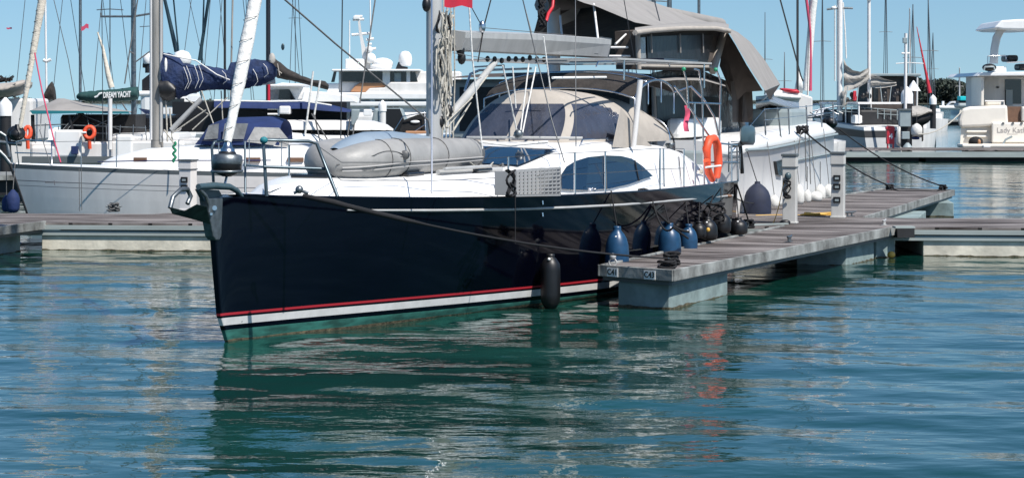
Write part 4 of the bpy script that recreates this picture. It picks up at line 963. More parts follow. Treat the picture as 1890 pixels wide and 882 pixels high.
knot(Y.p(1322, 412, on_hull(1320, .2)) , .16, 17, label='tangle of black line over the black fenders at the stern', rr=.014, flat=1.5)
single('fender_tag', MB().ell(Y.p(1307, 424, on_hull(1306, .20) + .15), (.03, .02, .035), 8, 5), 'yellow', 'tiny yellow tag on a black fender at the stern', 'tag')
# mooring lines of the navy yacht
bl = Y.p(560, 362, 1.05); bl2 = Y.p(640, 378, 1.45)
single('bow_line', MB().tube([bl, Y.p(615, 373, 1.42)] + sag(Y.p(640, 380, 1.5), k1 + Vector((0, 0, .08)), .10, 14), [.03, .034] + [.032] * 3 + [.014] * 12, 6), 'darkrope', 'long black bow line running from the navy yacht to the outer finger cleat', 'mooring line')
single('spring_line', MB().tube(sag(Y.p(1187, 357, 2.02), Y.p(1272, 428, 2.55), .12) , .02, 6), 'darkrope', 'black doubled spring line dropping behind the blue fenders', 'mooring line')
single('spring_line', MB().tube(sag(Y.p(1203, 366, 2.1), Y.p(1242, 420, 2.6), .2) + [Y.p(1270, 440, 2.6)], .014, 6), 'darkrope', 'thinner black spring line looping above the largest blue fender', 'mooring line')
single('stern_line', MB().tube([Y.p(1360, 340, 1.75), k3 + Vector((0, 0, .1))], .014, 6), 'darkrope', 'black stern line from the navy transom to the inner finger cleat', 'mooring line')
single('stern_line', MB().tube(sag(Y.p(1358, 366, 1.5), k10 + Vector((0, 0, .12)), .05), .012, 6), 'darkrope', 'black stern line reaching past the navy fender to the rope heap', 'mooring line')
single('fender_line', MB().tube([Y.p(951, 355, 2.0), Y.p(951, 450, 2.05)], .006, 5), 'darkrope', 'thin black line dangling down the navy hull below the crate', 'rope')
# ------------------------------------------------------------------ boats behind
FX = lambda D: F(0, D, 90)                     # side-on frame at distance D: s = sideways, t = towards the camera
def at_base(fr, px, t=0): v = fr.w(fr.s_at(px, t), t, 0); return (v.x, v.y, 0)
def rect(mb, fr, x0, y0, x1, y1, t0, t1, m=0):
    a, za = fr.l(x0, y0, t1); b, zb = fr.l(x1, y1, t1); return mb.fbox(fr, a, b, t0, t1, min(za, zb), max(za, zb), m)
def R1(fr, x0, y0, x1, y1, t0, t1): return rect(MB(), fr, x0, y0, x1, y1, t0, t1)
def lines(fr, segs, r): 
    mb = MB()
    for sg in segs: mb.tube([fr.p(x, y, t) for x, y, t in sg], r, 5)
    return mb
def gen_hull(fr, L, B, z0, z1, s0=0, rake=.5, bands=((0, 0),), tr_rake=.3, full=.42, aft=.8, mid=None):
    """bands: (fraction of freeboard from the top where the band starts, material)"""
    bb = lambda s: max(.03, (B / 2) * (1 - (1 - min(1, max(0, s) / (L * .55))) ** 2.0) - (B / 2) * (1 - aft) * max(0, (s / L - .55) / .45) ** 1.7)
    zz = lambda s: z0 + (z1 - z0) * (s / L) - (mid or .12) * math.sin(math.pi * s / L)
    fr_ = sorted(set([0, .12, .3, .5, .7, .85, 1.0] + [b[0] for b in bands]))
    st_ = [0, .03, .07, .12, .2, .3, .4, .5, .6, .7, .8, .9, .97, 1]
    mb = MB()
    for sd_ in (1, -1):
        rg = []
        for u in st_:
            s = u * L; r = []
            for f in fr_ + [1.3]:
                z = zz(s) * (1 - f) if f <= 1 else -.4
                w = bb(s) * (1 - .07 * max(0, min(1, f)) ** 1.6 - (.25 if f > 1 else 0))
                r.append(fr.w(s0 + s + rake * f * max(0, 1 - u * 4) - tr_rake * (-f) * max(0, u * 6 - 5), sd_ * w, z))
            rg.append(r)
        for j in range(len(fr_)):
            m_ = [b[1] for b in bands if b[0] <= fr_[j] + 1e-6][-1]
            mb.grid([[r[j] for r in rg], [r[j + 1] for r in rg]], m_)
        if sd_ == 1: last = rg[-1]; first = rg[0]
        else:
            for j in range(len(fr_)):
                for q1, q2 in ((last, rg[-1]), (first, rg[0])): mb.add([q1[j], q1[j + 1], q2[j + 1], q2[j]], [(0, 1, 2, 3)], [b[1] for b in bands if b[0] <= fr_[j] + 1e-6][-1])
    return mb, bb, zz
def gen_deck(fr, L, bb, zz, s0=0): return MB().grid([[fr.w(s0 + u * L, q * (bb(u * L) - .02), zz(u * L) - .03 + .05 * (1 - q * q)) for q in (-1, -.5, 0, .5, 1)] for u in (0, .05, .12, .2, .3, .45, .6, .75, .9, 1)])
def sock(fr, t, pts, w, mb=None, n=12):         # a bundle along picture points (x, ytop, ybottom)
    mb = mb or MB(); rings = []; rj = random.Random(len(pts) + int(pts[0][0])); n = 18; P2 = []
    for q0, q1 in zip(pts, pts[1:]):
        k_ = max(1, int(abs(q1[0] - q0[0]) / 5))
        for i in range(k_): P2.append(tuple(u + (v - u) * i / k_ for u, v in zip(q0, q1)))
    P2.append(pts[-1])
    for x, ya, yb2 in P2:
        s, za = fr.l(x, ya, t); _, zb = fr.l(x, yb2, t); zc, h = (za + zb) / 2, (za - zb) / 2
        rings.append([fr.w(s, t + w * math.cos(a) * min(1, h / .12), zc + h * math.sin(a) * (1 + rj.uniform(-.07, .07))) + Vector((0, rj.uniform(-.25, .25) * w * .3, 0)) for a in [2 * math.pi * j / n for j in range(n)]])
    return mb.loft(rings, True, True)

# white sloop on the left
W = F(-10.55, 45.7, 90.5)
wl = thing('sailing_yacht', 'white sailing yacht with navy sail cover and grey hull lines behind the navy bow', 'sailing yacht', (-5, 45.7, 0))
mb, bb, zz = gen_hull(W, 11.6, 3.9, 1.36, 1.22, rake=.45, bands=((0, 1), (.07, 0), (.25, 2), (.262, 0), (.33, 2), (.338, 0)), mid=.05)
part('hull', mb, ['offwhite', 'lid', 'hullline'], wl); part('deck', gen_deck(W, 11.6, bb, zz), 'white', wl)
wr2 = lambda s, w, z: [W.w(s, t, q) for t, q in ((-w - .1, zz(s)), (-w, z - .1), (-w + .3, z), (w - .3, z), (w, z - .1), (w + .1, zz(s)))]
part('coachroof', MB().loft([wr2(1.9, .2, 1.4), wr2(2.2, .5, 1.52), wr2(2.9, .8, 1.68), (wr2(4.0, 1.05, 1.76)), wr2(6, 1.2, 1.8), wr2(8.6, 1.25, 1.8), wr2(8.7, 1.25, 1.4)], False, False), 'white', wl)
part('blue_line', MB().tube([W.p(180, 299, 1.28), W.p(250, 297, 1.3), W.p(330, 296.5, 1.32), W.p(500, 296, 1.33)], .012, 5), 'bluecloth', wl)
for x0, x1 in ((246, 270), (452, 480), (530, 560)): part('portlight', R1(W, x0, 291, x1, 299, 1.2, 1.31), 'teak', wl, .01)
part('stem_guard', MB().tube([W.w(-.03, 0, 1.36), W.w(.42, 0, .1)], .04, 6), 'pile', wl)
for x in (146,): part('hanging_line', lines(W, [[(146, 311, 1.97), (147, 390, 2.0)], [(150, 311, 1.97), (151, 388, 2.0)]], .008), 'greyrope', wl)
part('bow_emblem', lines(W, [[(83, 337, 2.0), (118, 337, 2.0)], [(100, 333, 2.0), (101, 342, 2.0)]], .008), 'hullline', wl)
mw = part('mast', MB().tube([W.w(W.s_at(290, 0), 0, 1.7), W.w(W.s_at(290, 0) - .02, 0, 17)], .13, 14), 'aluold', wl)
part('mast_groove', MB().tube([W.p(297, 262, .11), W.p(297, -200, .11)], .035, 6), 'alu', mw); part('spar_track', MB().tube([W.p(280.5, 258, .05), W.p(280, -200, .05)], .05, 8), 'whitemast', mw)
cv = part('sail_cover', sock(W, 0, [(299, 108, 150), (302, 98, 182), (312, 100, 184), (330, 106, 182), (338, 116, 178), (360, 122, 172), (372, 120, 168), (395, 124, 166), (420, 130, 166), (426, 116, 166), (445, 111, 165), (470, 110, 160), (492, 113, 156), (504, 118, 148), (510, 126, 142)], .2), 'navycloth', wl)
part('cover_end', sock(W, .04, [(297, 146, 180), (302, 144, 186), (312, 142, 188), (322, 150, 184), (326, 158, 178)], .22), 'black', cv)
mb = MB()
for x, ya, yb2 in ((347, 124, 166), (352, 122, 164), (366, 119, 164), (374, 119, 162), (418, 131, 155), (455, 132, 150), (475, 128, 160), (494, 118, 143)):
    mb.tube([W.p(x - 8, ya, .22), W.p(x - 2, (ya + yb2) / 2 - 6, .27), W.p(x + 1, (ya + yb2) / 2 + 6, .27), W.p(x - 6, yb2, .2)], .0065, 5)
mb.tube([W.p(302, 100, .1), W.p(330, 106, .2), W.p(362, 112, .2), W.p(400, 138, .24), W.p(424, 148, .24)], .014, 5)
part('lashing', mb, 'sailwhite', cv)
part('cover_window', MB().ell(W.p(306, 122, .16), (.035, .05, .17)), 'sailwhite', cv)
part('boom', MB().tube([W.p(300, 170, 0), W.p(508, 150, 0)], .06, 8), 'alu', wl)
part('kicker', MB().tube([W.p(316, 240, .1), W.p(372, 183, .1)], .055, 8), 'alu', wl)
part('mainsheet', lines(W, [[(343, 182, 0), (390, 215, .2)], [(318, 246, .2), (385, 200, .2)], [(372, 168, .1), (398, 240, .4)], [(408, 168, 0), (412, 240, .1)], [(355, 240, .3), (420, 180, .2)]], .014), 'rope', wl)
part('mast_lines', lines(W, [[(306, 185, .1), (309, 262, .1)], [(313, 200, .1), (318, 262, .1)], [(303, 240, .2), (322, 266, .3)]], .018), 'rope', wl)
part('green_line', MB().tube([W.p(322 + 2.5 * math.sin(i * 1.1), 262 + 2.2 * i, 1.4) for i in range(18)], .028, 5), 'greenrope', wl)
hd = part('spray_hood', MB().loft([[W.w(W.s_at(x, 0), 1.1 * k * math.cos(a), 1.78 + hh * math.sin(a) ** .6) for a in [math.pi * j / 16 for j in range(17)]] for x, k, hh in ((372, .8, .03), (392, .9, .42), (420, 1, .55), (505, 1.05, .58), (528, 1.1, .50))], False, False), 'bluecloth', wl)
part('hood_window', MB().pprism(W, [(470, 235), (515, 236), (533, 258), (533, 272), (455, 262)], 1.17, 1.19), 'vinylpale', hd)
part('hood_window', MB().pprism(W, [(376, 258), (385, 232), (404, 228), (402, 256)], 1.1, 1.12), 'vinylgrey', hd)
part('hood_window', MB().pprism(W, [(410, 257), (415, 228), (458, 228), (450, 257)], 1.14, 1.16), 'vinylgrey', hd)
wj = [W.p(37, 236, 0), W.p(78, 0, 0)]; dj = wj[1] - wj[0]; tj = wj[0] + dj * (15.8 - wj[0].z) / dj.z
hj = part('furled_headsail', MB().tube([wj[0].lerp(tj, i / 60) for i in range(61)], [.04 + .075 * min(1, i / 18) + .004 * math.sin(i * 1.9) for i in range(61)], 10), 'sail', wl)
mb = MB()
for i in range(46):
    c = wj[0].lerp(tj, (i + .5) / 60); k = (.04 + .075 * min(1, i / 18)) * 1.03; mb.tube([c + Vector((k * math.cos(a), k * math.sin(a), .12 * a / 6.3)) for a in [j * .8 for j in range(9)]], .006, 4)
part('spiral_seam', mb, 'canvas', hj)
part('furler_drum', MB().lathe(W.p(32, 256, 0), [(.10, 0), (.16, .04), (.16, .14), (.08, .2), (.05, .3)]), 'black', wl)
part('stay', lines(W, [[(64, 98, .6), (78, 170, .9), (100, 260, 1.3), (112, 300, 1.5)]], .016), 'pinkcloth', wl)
part('stay', lines(W, [[(290, -300, 0), (203, 0, .8)], [(73, 240, 1.2), (93, 305, 1.6)], [(190, 262, -1.3), (188, 0, -.9)]], .009), 'wire', wl)
part('pulpit', lines(W, [[(35, 305, .2), (30, 262, .3), (48, 258, .6), (95, 262, 1.2), (96, 306, 1.4)], [(28, 282, .3), (95, 284, 1.2)]], .014), 'steel', wl)
each('stanchion', [MB().tube([W.p(x, 309, 1.85), W.p(x, 258, 1.85)], .012, 5) for x in (150, 215, 330, 404, 460, 520, 590)], 'steel', wl); part('guard_wire', lines(W, [[(96, 262, 1.4), (215, 260, 1.85), (330, 259, 1.85), (600, 262, 1.85)]], .005), 'wire', wl)
G2 = 'fenders of the boats behind'
def ffen(fr, px, ya, yb2, t, r, m, label, top=None, group=None):
    s, za = fr.l(px, ya, t); _, zb = fr.l(px, yb2, t); h = za - zb; b = fr.w(s, t, zb); ro = thing('fender', label, 'fender', b, group)
    part('body', MB().lathe(b, [(.03, 0), (r * .7, .04 * h), (r, .2 * h), (r, .62 * h), (r * .75, .82 * h), (r * .35, .95 * h), (.03, h)], 16), m, ro)
    part('lanyard', MB().tube([b + Vector((0, 0, h)), Vector(top) if top is not None else b + Vector((0, -.02, h + .5))], .009, 5), 'greyrope', ro)
ffen(W, 24, 350, 393, .9, .14, 'bluecloth', 'blue cylindrical fender hanging at the bow of the white sloop', W.p(28, 300, .5))
ffen(W, 12, 360, 391, -.5, .1, 'bluecloth', 'second blue fender half hidden at the left picture edge')

# white catamaran with big grey awning, beyond the walkway
K = F(2.23, 42.6, 18.9)
cat_ = thing('catamaran', 'white catamaran with huge grey boom awning and tan enclosed bridge behind the navy yacht', 'catamaran', K.w(5, 0, 0).to_tuple())
TK = 2.3
# hull outline on its starboard side
def kz(px): return lerp_tab([(1365, 262), (1400, 252), (1450, 244), (1500, 235), (1547, 227)], px)
mb = MB(); cols = []
for px in (1330, 1365, 1400, 1440, 1480, 1515, 1535, 1545, 1548):
    y = kz(px); s, z = K.l(px, y, TK); _, zc = K.l(px, y + lerp_tab([(1365, 22), (1548, 16)], px), TK)
    k = .0 if px < 1530 else (.25 if px < 1546 else .6)
    cols.append([K.w(s, TK - 2.6, z + .02), K.w(s, TK - .55, z + .03), K.w(s, TK - .2 - k * .3, z - .01), K.w(s, TK - k * .1, zc), K.w(s, TK - .05 - k * .1, zc - .04), K.w(s, TK - .04 - k * .2, .7), K.w(s, TK - .08 - k * .3, 0), K.w(s, TK - .3, -.4)])
mb.grid(cols); mb.add(cols[-1] + [cols[-1][0] + K.w(0, 0, 0) * 0], [tuple(range(8))])
near = cols[0]; mb.add(near, [tuple(range(8))]); kh = part('hull', mb, 'white', cat_)
mb = MB(); s0_, s1_ = K.s_at(1330, TK), K.s_at(1547, TK)
mb.fbox(K, s0_, s1_, -4.7, -2.6, -.4, 2.0); mb.fbox(K, s0_ + .3, s1_ - .4, -2.6, TK - 2.6, .75, 1.9); part('bridge_deck', mb, 'white', cat_)
part('rub_rail', MB().tube([K.p(1378, 277, TK + .01), K.p(1420, 275, TK + .01), K.p(1460, 267, TK + .01), K.p(1500, 257, TK), K.p(1545, 248, TK - .05)], .035, 6), 'boxgrey', kh)
part('hull_line', MB().tube([K.p(1470, 296, TK), K.p(1500, 290, TK), K.p(1545, 281, TK - .06)], .02, 5), 'boxgrey', kh)
part('hull_port', MB().pprism(K, [(1433, 298), (1443, 295), (1446, 294), (1446, 325), (1437, 323)], TK - .05, TK + .02), 'glassdark', kh)
# saloon house under the awning
so = lambda px, t: K.s_at(px, t)
sal = MB()
sal.fbox(K, s0_ - .2, s0_ + 5.6, -3.0, .9, 1.9, 3.1); part('saloon', sal, 'boxgrey', cat_, .08)
part('saloon_window', MB().fbox(K, s0_ + .4, s0_ + 5.2, .9, .915, 2.15, 2.9).fbox(K, s0_ - .21, s0_ - .2, -2.8, .6, 2.1, 2.95), 'smoke', cat_)
part('cabin_top', MB().loft([[K.w(a, t, z + .12 * math.cos(t * .45 + .7)) for t in (-3.1, -2.4, -1.5, 0, .9, 1.2)] for a, z in ((s0_ - .6, 3.02), (s0_ + 2, 3.14), (s0_ + 6, 3.12))], False, False), 'brown', cat_)
# cockpit enclosure of clear vinyl with tan posts
mb = MB().pprism(K, [(1207, 290), (1205, 135), (1240, 128), (1300, 132), (1342, 150), (1356, 170), (1370, 240), (1372, 258), (1330, 275)], 1.0, 1.03); part('enclosure_panel', mb, 'vinylgrey', cat_)
part('enclosure_roof', MB().loft([[K.p(x + dx, y + dy, t) for t, dx, dy in ((2.0, 0, 0), (1.2, -6, -7), (0, -28, -10))] for x, y in ((1205, 152), (1250, 148), (1300, 149), (1340, 160))], False, False), 'awning', cat_)
part('enclosure_window', MB().pprism(K, [(1212, 178), (1262, 176), (1270, 235), (1214, 236)], 1.05, 1.06).pprism(K, [(1278, 178), (1326, 180), (1345, 235), (1284, 236)], 1.05, 1.06), 'smoke', cat_)
each('enclosure_post', [MB().tube([K.p(1342, 152, 1.1), K.p(1358, 185, 1.15), K.p(1372, 240, 1.2), K.p(1374, 256, 1.2)], [.07, .07, .08, .08], 6), MB().tube([K.p(1345, 100, 1.1), K.p(1352, 150, 1.1), K.p(1378, 160, 1.1)], .035, 6), MB().tube([K.p(1207, 150, 1.1), K.p(1212, 290, 1.1)], .03, 6), MB().tube([K.p(1274, 150, 1.1), K.p(1280, 270, 1.1)], .03, 6)], 'canvas', cat_)
part('side_seat', MB().fbox(K, s0_ + .2, s0_ + 3.5, 1.2, 1.5, 1.98, 2.35), 'white', cat_, .08)
# flybridge enclosure
def bp(x, y, t=1.0): return K.p(x, y, t + .6)
br = part('bridge_wall', MB().pprism(K, [(1178, 128), (1176, 58), (1230, 52), (1290, 51), (1340, 56), (1344, 62), (1316, 132)], 1.2, 1.6), 'brown', cat_)
fr2 = MB()
fr2.tube([bp(1177, 60, 1.05), bp(1179, 128, 1.05)], .045, 6).tube([bp(1336, 58, 1.05), bp(1326, 95, 1.05), bp(1315, 132, 1.05)], .085, 6).tube([bp(1178, 122, 1.03), bp(1316, 124, 1.03)], .03, 6)
part('bridge_post', fr2, 'canvas', br)
part('bridge_window', MB().pprism(K, [(1196, 118), (1194, 68), (1250, 66), (1317, 65), (1306, 118)], 1.62, 1.635), 'smoke', br)
part('bridge_window', MB().pprism(K, [(1181, 118), (1180, 70), (1191, 69), (1193, 118)], 1.62, 1.635), 'vinylgrey', br)
each('roller_tie', [MB().tube([bp(x, 63, 1.06), bp(x + 1, 98, 1.06)], .016, 5) for x in (1202, 1255, 1297)], 'awning', br)
part('bridge_roof', MB().loft([[K.p(x, y + dy, t) for t, dy in ((1.85, 4), (1.8, -3), (1.2, -7), (.1, -9))] for x, y in ((1172, 58), (1200, 54), (1260, 50), (1320, 50), (1345, 54))], False, False), 'awning', br)
part('roof_rim', MB().tube([K.p(x, y, 1.84) for x, y in ((1172, 61), (1200, 57), (1260, 53), (1320, 53), (1346, 58))], .05, 6), 'canvas', br)
# boom awning: a ridge tent, near slope pulled nearly flat, far slope steep
ridge = [(1000, -30), (1060, -22), (1120, -16), (1180, -4), (1250, 20), (1310, 40), (1342, 50)]
nearE = [(1078, 6), (1100, 12), (1124, 22), (1172, 42), (1214, 49), (1272, 51), (1341, 53)]
farE = [(984, 66), (1012, 76), (1050, 92), (1100, 106), (1150, 112), (1230, 100), (1310, 80)]
mb = MB().grid([[K.p(*n, 1.35) for n in nearE], [K.p((n[0] + r[0]) / 2, (n[1] + r[1]) / 2 + 2, .6) for n, r in zip(nearE, ridge)], [K.p(*r, -.3) for r in ridge]])
aw = part('boom_awning', mb, 'awning', cat_)
part('awning_far_side', MB().grid([[K.p(*r, -.3) for r in ridge], [K.p((f[0] + r[0]) / 2 + 4, (f[1] + r[1]) / 2 + 4, -1.9) for f, r in zip(farE, ridge)], [K.p(*f, -3.4) for f in farE]]), 'brown', aw)  # same grey cloth; the dark brown paints in its shaded underside
part('awning_front_flap', MB().add([K.p(984, 68, -3.3), K.p(1034, 28, -1.8), K.p(1078, 5, -.6), K.p(1060, 38, -1.5), K.p(1030, 50, -2.6)], [(0, 1, 2, 3, 4)]), 'awning', aw)
part('boom', MB().tube([K.p(1000, 10, -.3), K.p(1100, 0, -.3), K.p(1330, 45, -.3)], .14, 10), 'awning', cat_)
dropA = [(1342, 51), (1362, 60), (1385, 78), (1412, 112), (1440, 156)]; dropB = [(1344, 58), (1356, 78), (1372, 106), (1390, 136), (1412, 168)]
aft = part('awning_aft_side', MB().grid([[K.p(*a, .2) for a in dropA], [K.p((a[0] + b[0]) / 2 - 1, (a[1] + b[1]) / 2, 1.1) for a, b in zip(dropA, dropB)], [K.p(*b, 2.1) for b in dropB]]), 'awning', aw)
part('awning_tip', MB().add([K.p(1440, 156, .2), K.p(1412, 168, 2.1), K.p(1420, 185, 1.9), K.p(1432, 168, 1.2)], [(0, 1, 2, 3)]), 'browncloth', aw)
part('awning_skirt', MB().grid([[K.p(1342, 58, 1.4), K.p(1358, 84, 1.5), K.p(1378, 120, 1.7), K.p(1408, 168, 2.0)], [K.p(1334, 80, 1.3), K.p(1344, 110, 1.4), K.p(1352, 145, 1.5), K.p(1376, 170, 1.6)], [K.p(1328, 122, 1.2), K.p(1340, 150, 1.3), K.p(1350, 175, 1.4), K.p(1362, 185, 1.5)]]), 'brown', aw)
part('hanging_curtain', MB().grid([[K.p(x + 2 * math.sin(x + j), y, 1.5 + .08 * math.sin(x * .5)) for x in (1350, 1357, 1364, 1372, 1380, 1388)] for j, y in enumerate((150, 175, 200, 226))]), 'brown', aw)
part('mast', MB().tube([K.w(so(1022, -.3), -.3, 2), K.w(so(1022, -.3), -.3, 20)], .12, 12), 'whitemast', cat_)
mb = MB(); rnd = random.Random(9)
for k in range(8): mb.tube([K.p(1000 + rnd.uniform(-6, 8), -5 + 9 * i, .4 + .05 * k) for i in range(7)], .022, 5)
part('halyard_coil', mb, 'darkrope', cat_)
part('red_line', MB().tube([K.p(1022, -10, .5), K.p(1020, 14, .5), K.p(1012, 26, .5), K.p(1008, 40, .5)], .03, 5), 'red', cat_)
part('rail', lines(K, [[(1110, 88, 1.5), (1158, 88, 1.5)], [(1108, 104, 1.5), (1162, 104, 1.5)], [(1000, 70, .8), (1110, 78, 1.2)], [(1034, 30, .4), (1038, 74, .6)], [(1096, 8, 1.2), (1104, 74, 1.6)], [(1136, 82, 1.4), (1155, 64, 1.4)]], .02), 'whitemast', cat_)
each('stay', [lines(K, [[(1206, -5, .5), (1222, 56, 1)]], .012), lines(K, [[(1440, 0, 3), (1478, 140, 3), (1482, 150, 3)]], .016)], 'wire', cat_)
each('stanchion', [MB().tube([K.p(x, ya, TK - .15), K.p(x + (8 if x == 1435 else 2), yb2, TK - .1)], .018, 5) for x, ya, yb2 in ((1411, 200, 250), (1435, 198, 270), (1455, 200, 248), (1488, 195, 240), (1515, 190, 235), (1537, 188, 228))], 'dull', cat_); part('guard_wire', lines(K, [[(1385, 232, TK - .1), (1411, 202, TK - .1), (1488, 197, TK - .1), (1537, 190, TK - .2)], [(1411, 222, TK - .1), (1537, 208, TK - .2)]], .008), 'steel', cat_)
part('deck_box', MB().fbox(K, so(1412, 1.2), so(1445, 1.2), .8, 1.8, 2.0, 2.5), 'boxgrey', cat_, .08)
part('tender_cover', MB().loft([[K.p(x, y + 24 * q, 1.6 - 1.2 * abs(q - .5)) for q in (0, .25, .5, .75, 1)] for x, y in ((1395, 178), (1420, 176), (1450, 186), (1475, 190))], False, False), 'vinylgrey', cat_)
knp = K.p(1481, 240, TK + .02); part('deck_cleat', MB().tube([knp + Vector((.12 * math.cos(i * .8), .05 * math.sin(i), .08 * math.sin(i * 1.3))) for i in range(26)], .03, 5), 'darkrope', cat_)
part('hanging_line', lines(K, [[(1478, 245, TK + .05), (1466, 340, TK + .1)], [(1486, 245, TK + .05), (1488, 335, TK + .1)], [(1493, 246, TK + .05), (1496, 340, TK + .1)]], .012), 'greyrope', cat_)
mb = MB(); rnd = random.Random(14)
for k in range(16): mb.tube([K.p(1440 + 105 * rnd.random(), 205 + 30 * rnd.random(), .5 + rnd.random()), K.p(1440 + 105 * rnd.random(), 200 + 34 * rnd.random(), .5 + rnd.random())], .014, 4)
for k in range(10): mb.ell(K.p(1450 + 90 * rnd.random(), 222 + 10 * rnd.random(), .6 + rnd.random()), (.14, .14, .12), 8, 5)
part('deck_gear', mb, 'black', cat_)
single('mooring_rope', MB().tube(sag(knp, k7 + Vector((0, 0, .1)), .12), .018, 6), 'darkrope', 'black rope from the catamaran deck to the left cleat of the far finger', 'mooring line')
single('mooring_rope', MB().tube(sag(K.p(1548, 238, TK - .3), k8 + Vector((0, 0, .1)), .15), .018, 6), 'darkrope', 'black rope from the catamaran corner to the right cleat of the far finger', 'mooring line')
fender(1398, 336, 408, K, TK + .28, .27, 'navyfender', 'large navy covered fender beside the rope heap', None, K.p(1378, 276, TK), patch=False)
ffen(K, 1429, 360, 383, TK + .3, .105, 'whitefender', 'short white fender just right of the large navy fender', K.p(1416, 262, TK))
ffen(K, 1475, 340, 378, TK + .3, .11, 'whitefender', 'tall white fender emerging right of the cable-draped pedestal', K.p(1466, 260, TK))
ffen(K, 1490, 350, 374, TK + .3, .09, 'whitefender', 'narrow white fender second right of the cable-draped pedestal')
ffen(K, 1506, 353, 372, TK + .34, .14, 'whitefender', 'squat white ball fender with a dark patch beside the hose', K.p(1497, 258, TK))
ffen(K, 1514, 340, 370, TK + .2, .12, 'whitefender', 'white fender partly behind the squat ball fender')
ffen(K, 1530, 340, 366, TK + .25, .13, 'whitefender', 'white fender hidden partly by the three-socket pedestal', K.p(1520, 238, TK))
# ------------------------------------------------------------------ more boats: left background
def uprt(fr, segs, r, m, parent, name): return part(name, lines(fr, segs, r), m, parent)
# grey canopied catamaran with lifebuoys
Q = FX(57)
ct = thing('catamaran', 'white catamaran stern with grey and teal canopy and orange lifebuoys at far left', 'catamaran', at_base(Q, 190))
h = rect(MB(), Q, 55, 262, 340, 330, -4, .6); h.fbox(Q, Q.s_at(58, .6), Q.s_at(112, .6), -1.0, .7, 0, 1.5); h.fbox(Q, Q.s_at(205, .6), Q.s_at(330, .6), -3.5, .7, 0, 1.65); part('hull', h, 'offwhite', ct, .06)
each('transom_step', [rect(MB(), Q, 100, 240, 150, 290, -.5, .72), MB().fbox(Q, Q.s_at(215, .7), Q.s_at(245, .7), -.5, .73, .9, 1.8)], 'white', ct, .05)
part('coaming', rect(MB(), Q, 205, 246, 330, 262, -2, .4), 'white', ct, .1)
part('rub_band', rect(MB(), Q, 40, 289, 330, 301, .6, .8), 'lid', ct)
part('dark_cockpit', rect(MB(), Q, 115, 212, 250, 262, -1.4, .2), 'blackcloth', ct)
part('saloon', rect(MB(), Q, 110, 212, 300, 246, -5, -1.5), 'glassdark', ct, .1)
part('canopy', MB().loft([[Q.p(x + 6, y + 3, -2.6), Q.p(x + 3, y, -1.2), Q.p(x, max(y + 2, 205), .55), Q.p(x, 207, .6)] for x, y in ((54, 204), (80, 193), (104, 182), (115, 182), (150, 190), (190, 197), (222, 203), (240, 206))], False, False), 'awning', ct)
part('canopy_trim', MB().slab([Q.p(55, 204, .62), Q.p(238, 206, .62), Q.p(238, 210, .62), Q.p(150, 209, .62), Q.p(60, 211, .62)], (0, -.02, 0)), 'teal', ct)
each('canopy_strut', [lines(Q, [sg], .05) for sg in ([(60, 212, .5), (62, 290, .5)], [(150, 209, .4), (118, 240, .5), (110, 250, .5)], [(150, 209, .2), (172, 232, .4)], [(128, 212, .5), (135, 250, .5)])], 'black', ct)
part('cooler', rect(MB(), Q, 131, 270, 142, 285, .75, .95), 'bluecloth', ct, .01)
for px_, lb in ((51, 'leftmost orange lifebuoy on the canopied catamaran'), (165, 'orange ring lifebuoy with tail strap on the canopied catamaran')):
    lr = thing('lifebuoy', lb, 'lifebuoy', at_base(Q, px_, .8))
    c = Q.p(px_, 245, .85); part('ring', MB().tube([c + Vector((.13 * math.cos(a) * (1 if px_ > 100 else .6), .03 * math.sin(a), .15 * math.sin(a))) for a in [i * .449 for i in range(15)]], .055, 8), 'orange', lr)
    part('strap', MB().tube([c + Vector((0, -.02, -.15)), c + Vector((.01, 0, -.42))], .05, 6), 'orange', lr)
    part('band', MB().tube([c + Vector((-.2 * (1 if px_ > 100 else .6), -.05, .0)), c + Vector((-.07 * (1 if px_ > 100 else .6), -.06, 0))], .03, 6), 'signwhite', lr)
mb = MB(); rnd = random.Random(2)
for x in (64, 84, 108, 176, 196, 222, 246, 268): mb.tube([Q.p(x, 228 + 6 * rnd.random(), .5), Q.p(x + rnd.uniform(-3, 3), 262, .6)], .014, 4)
mb.tube([Q.p(62, 232, .5), Q.p(110, 230, .5), Q.p(180, 233, .5), Q.p(270, 236, .5)], .014, 4).tube([Q.p(175, 246, .5), Q.p(270, 248, .5)], .012, 4)
for k in range(6): mb.tube([Q.p(70 + 170 * rnd.random(), 206, .3), Q.p(70 + 170 * rnd.random(), 240, .6)], .010, 4)
part('rail', mb, 'dull', ct)
part('white_pole', lines(Q, [[(203, 182, .8), (203, 276, .8)]], .06), 'whitemast', ct)
part('furled_sail', MB().tube([Q.p(180, 60, .2), Q.p(190, 90, .2), Q.p(200, 140, .2), Q.p(206, 162, .2)], [.02, .04, .07, .08], 8), 'sail', ct)
an2 = thing('anchor_gear', 'black and steel anchor roller and fittings at the left picture edge', 'anchor', at_base(Q, 30))
part('drum', MB().ell(Q.p(30, 246, 1), (.24, .2, .2)), 'black', an2); part('roller', lines(Q, [[(-5, 275, 1), (10, 290, 1), (22, 306, 1)], [(0, 245, 1), (12, 252, 1), (18, 290, 1)], [(-5, 262, 1), (40, 266, 1)]], .06), 'dull', an2)
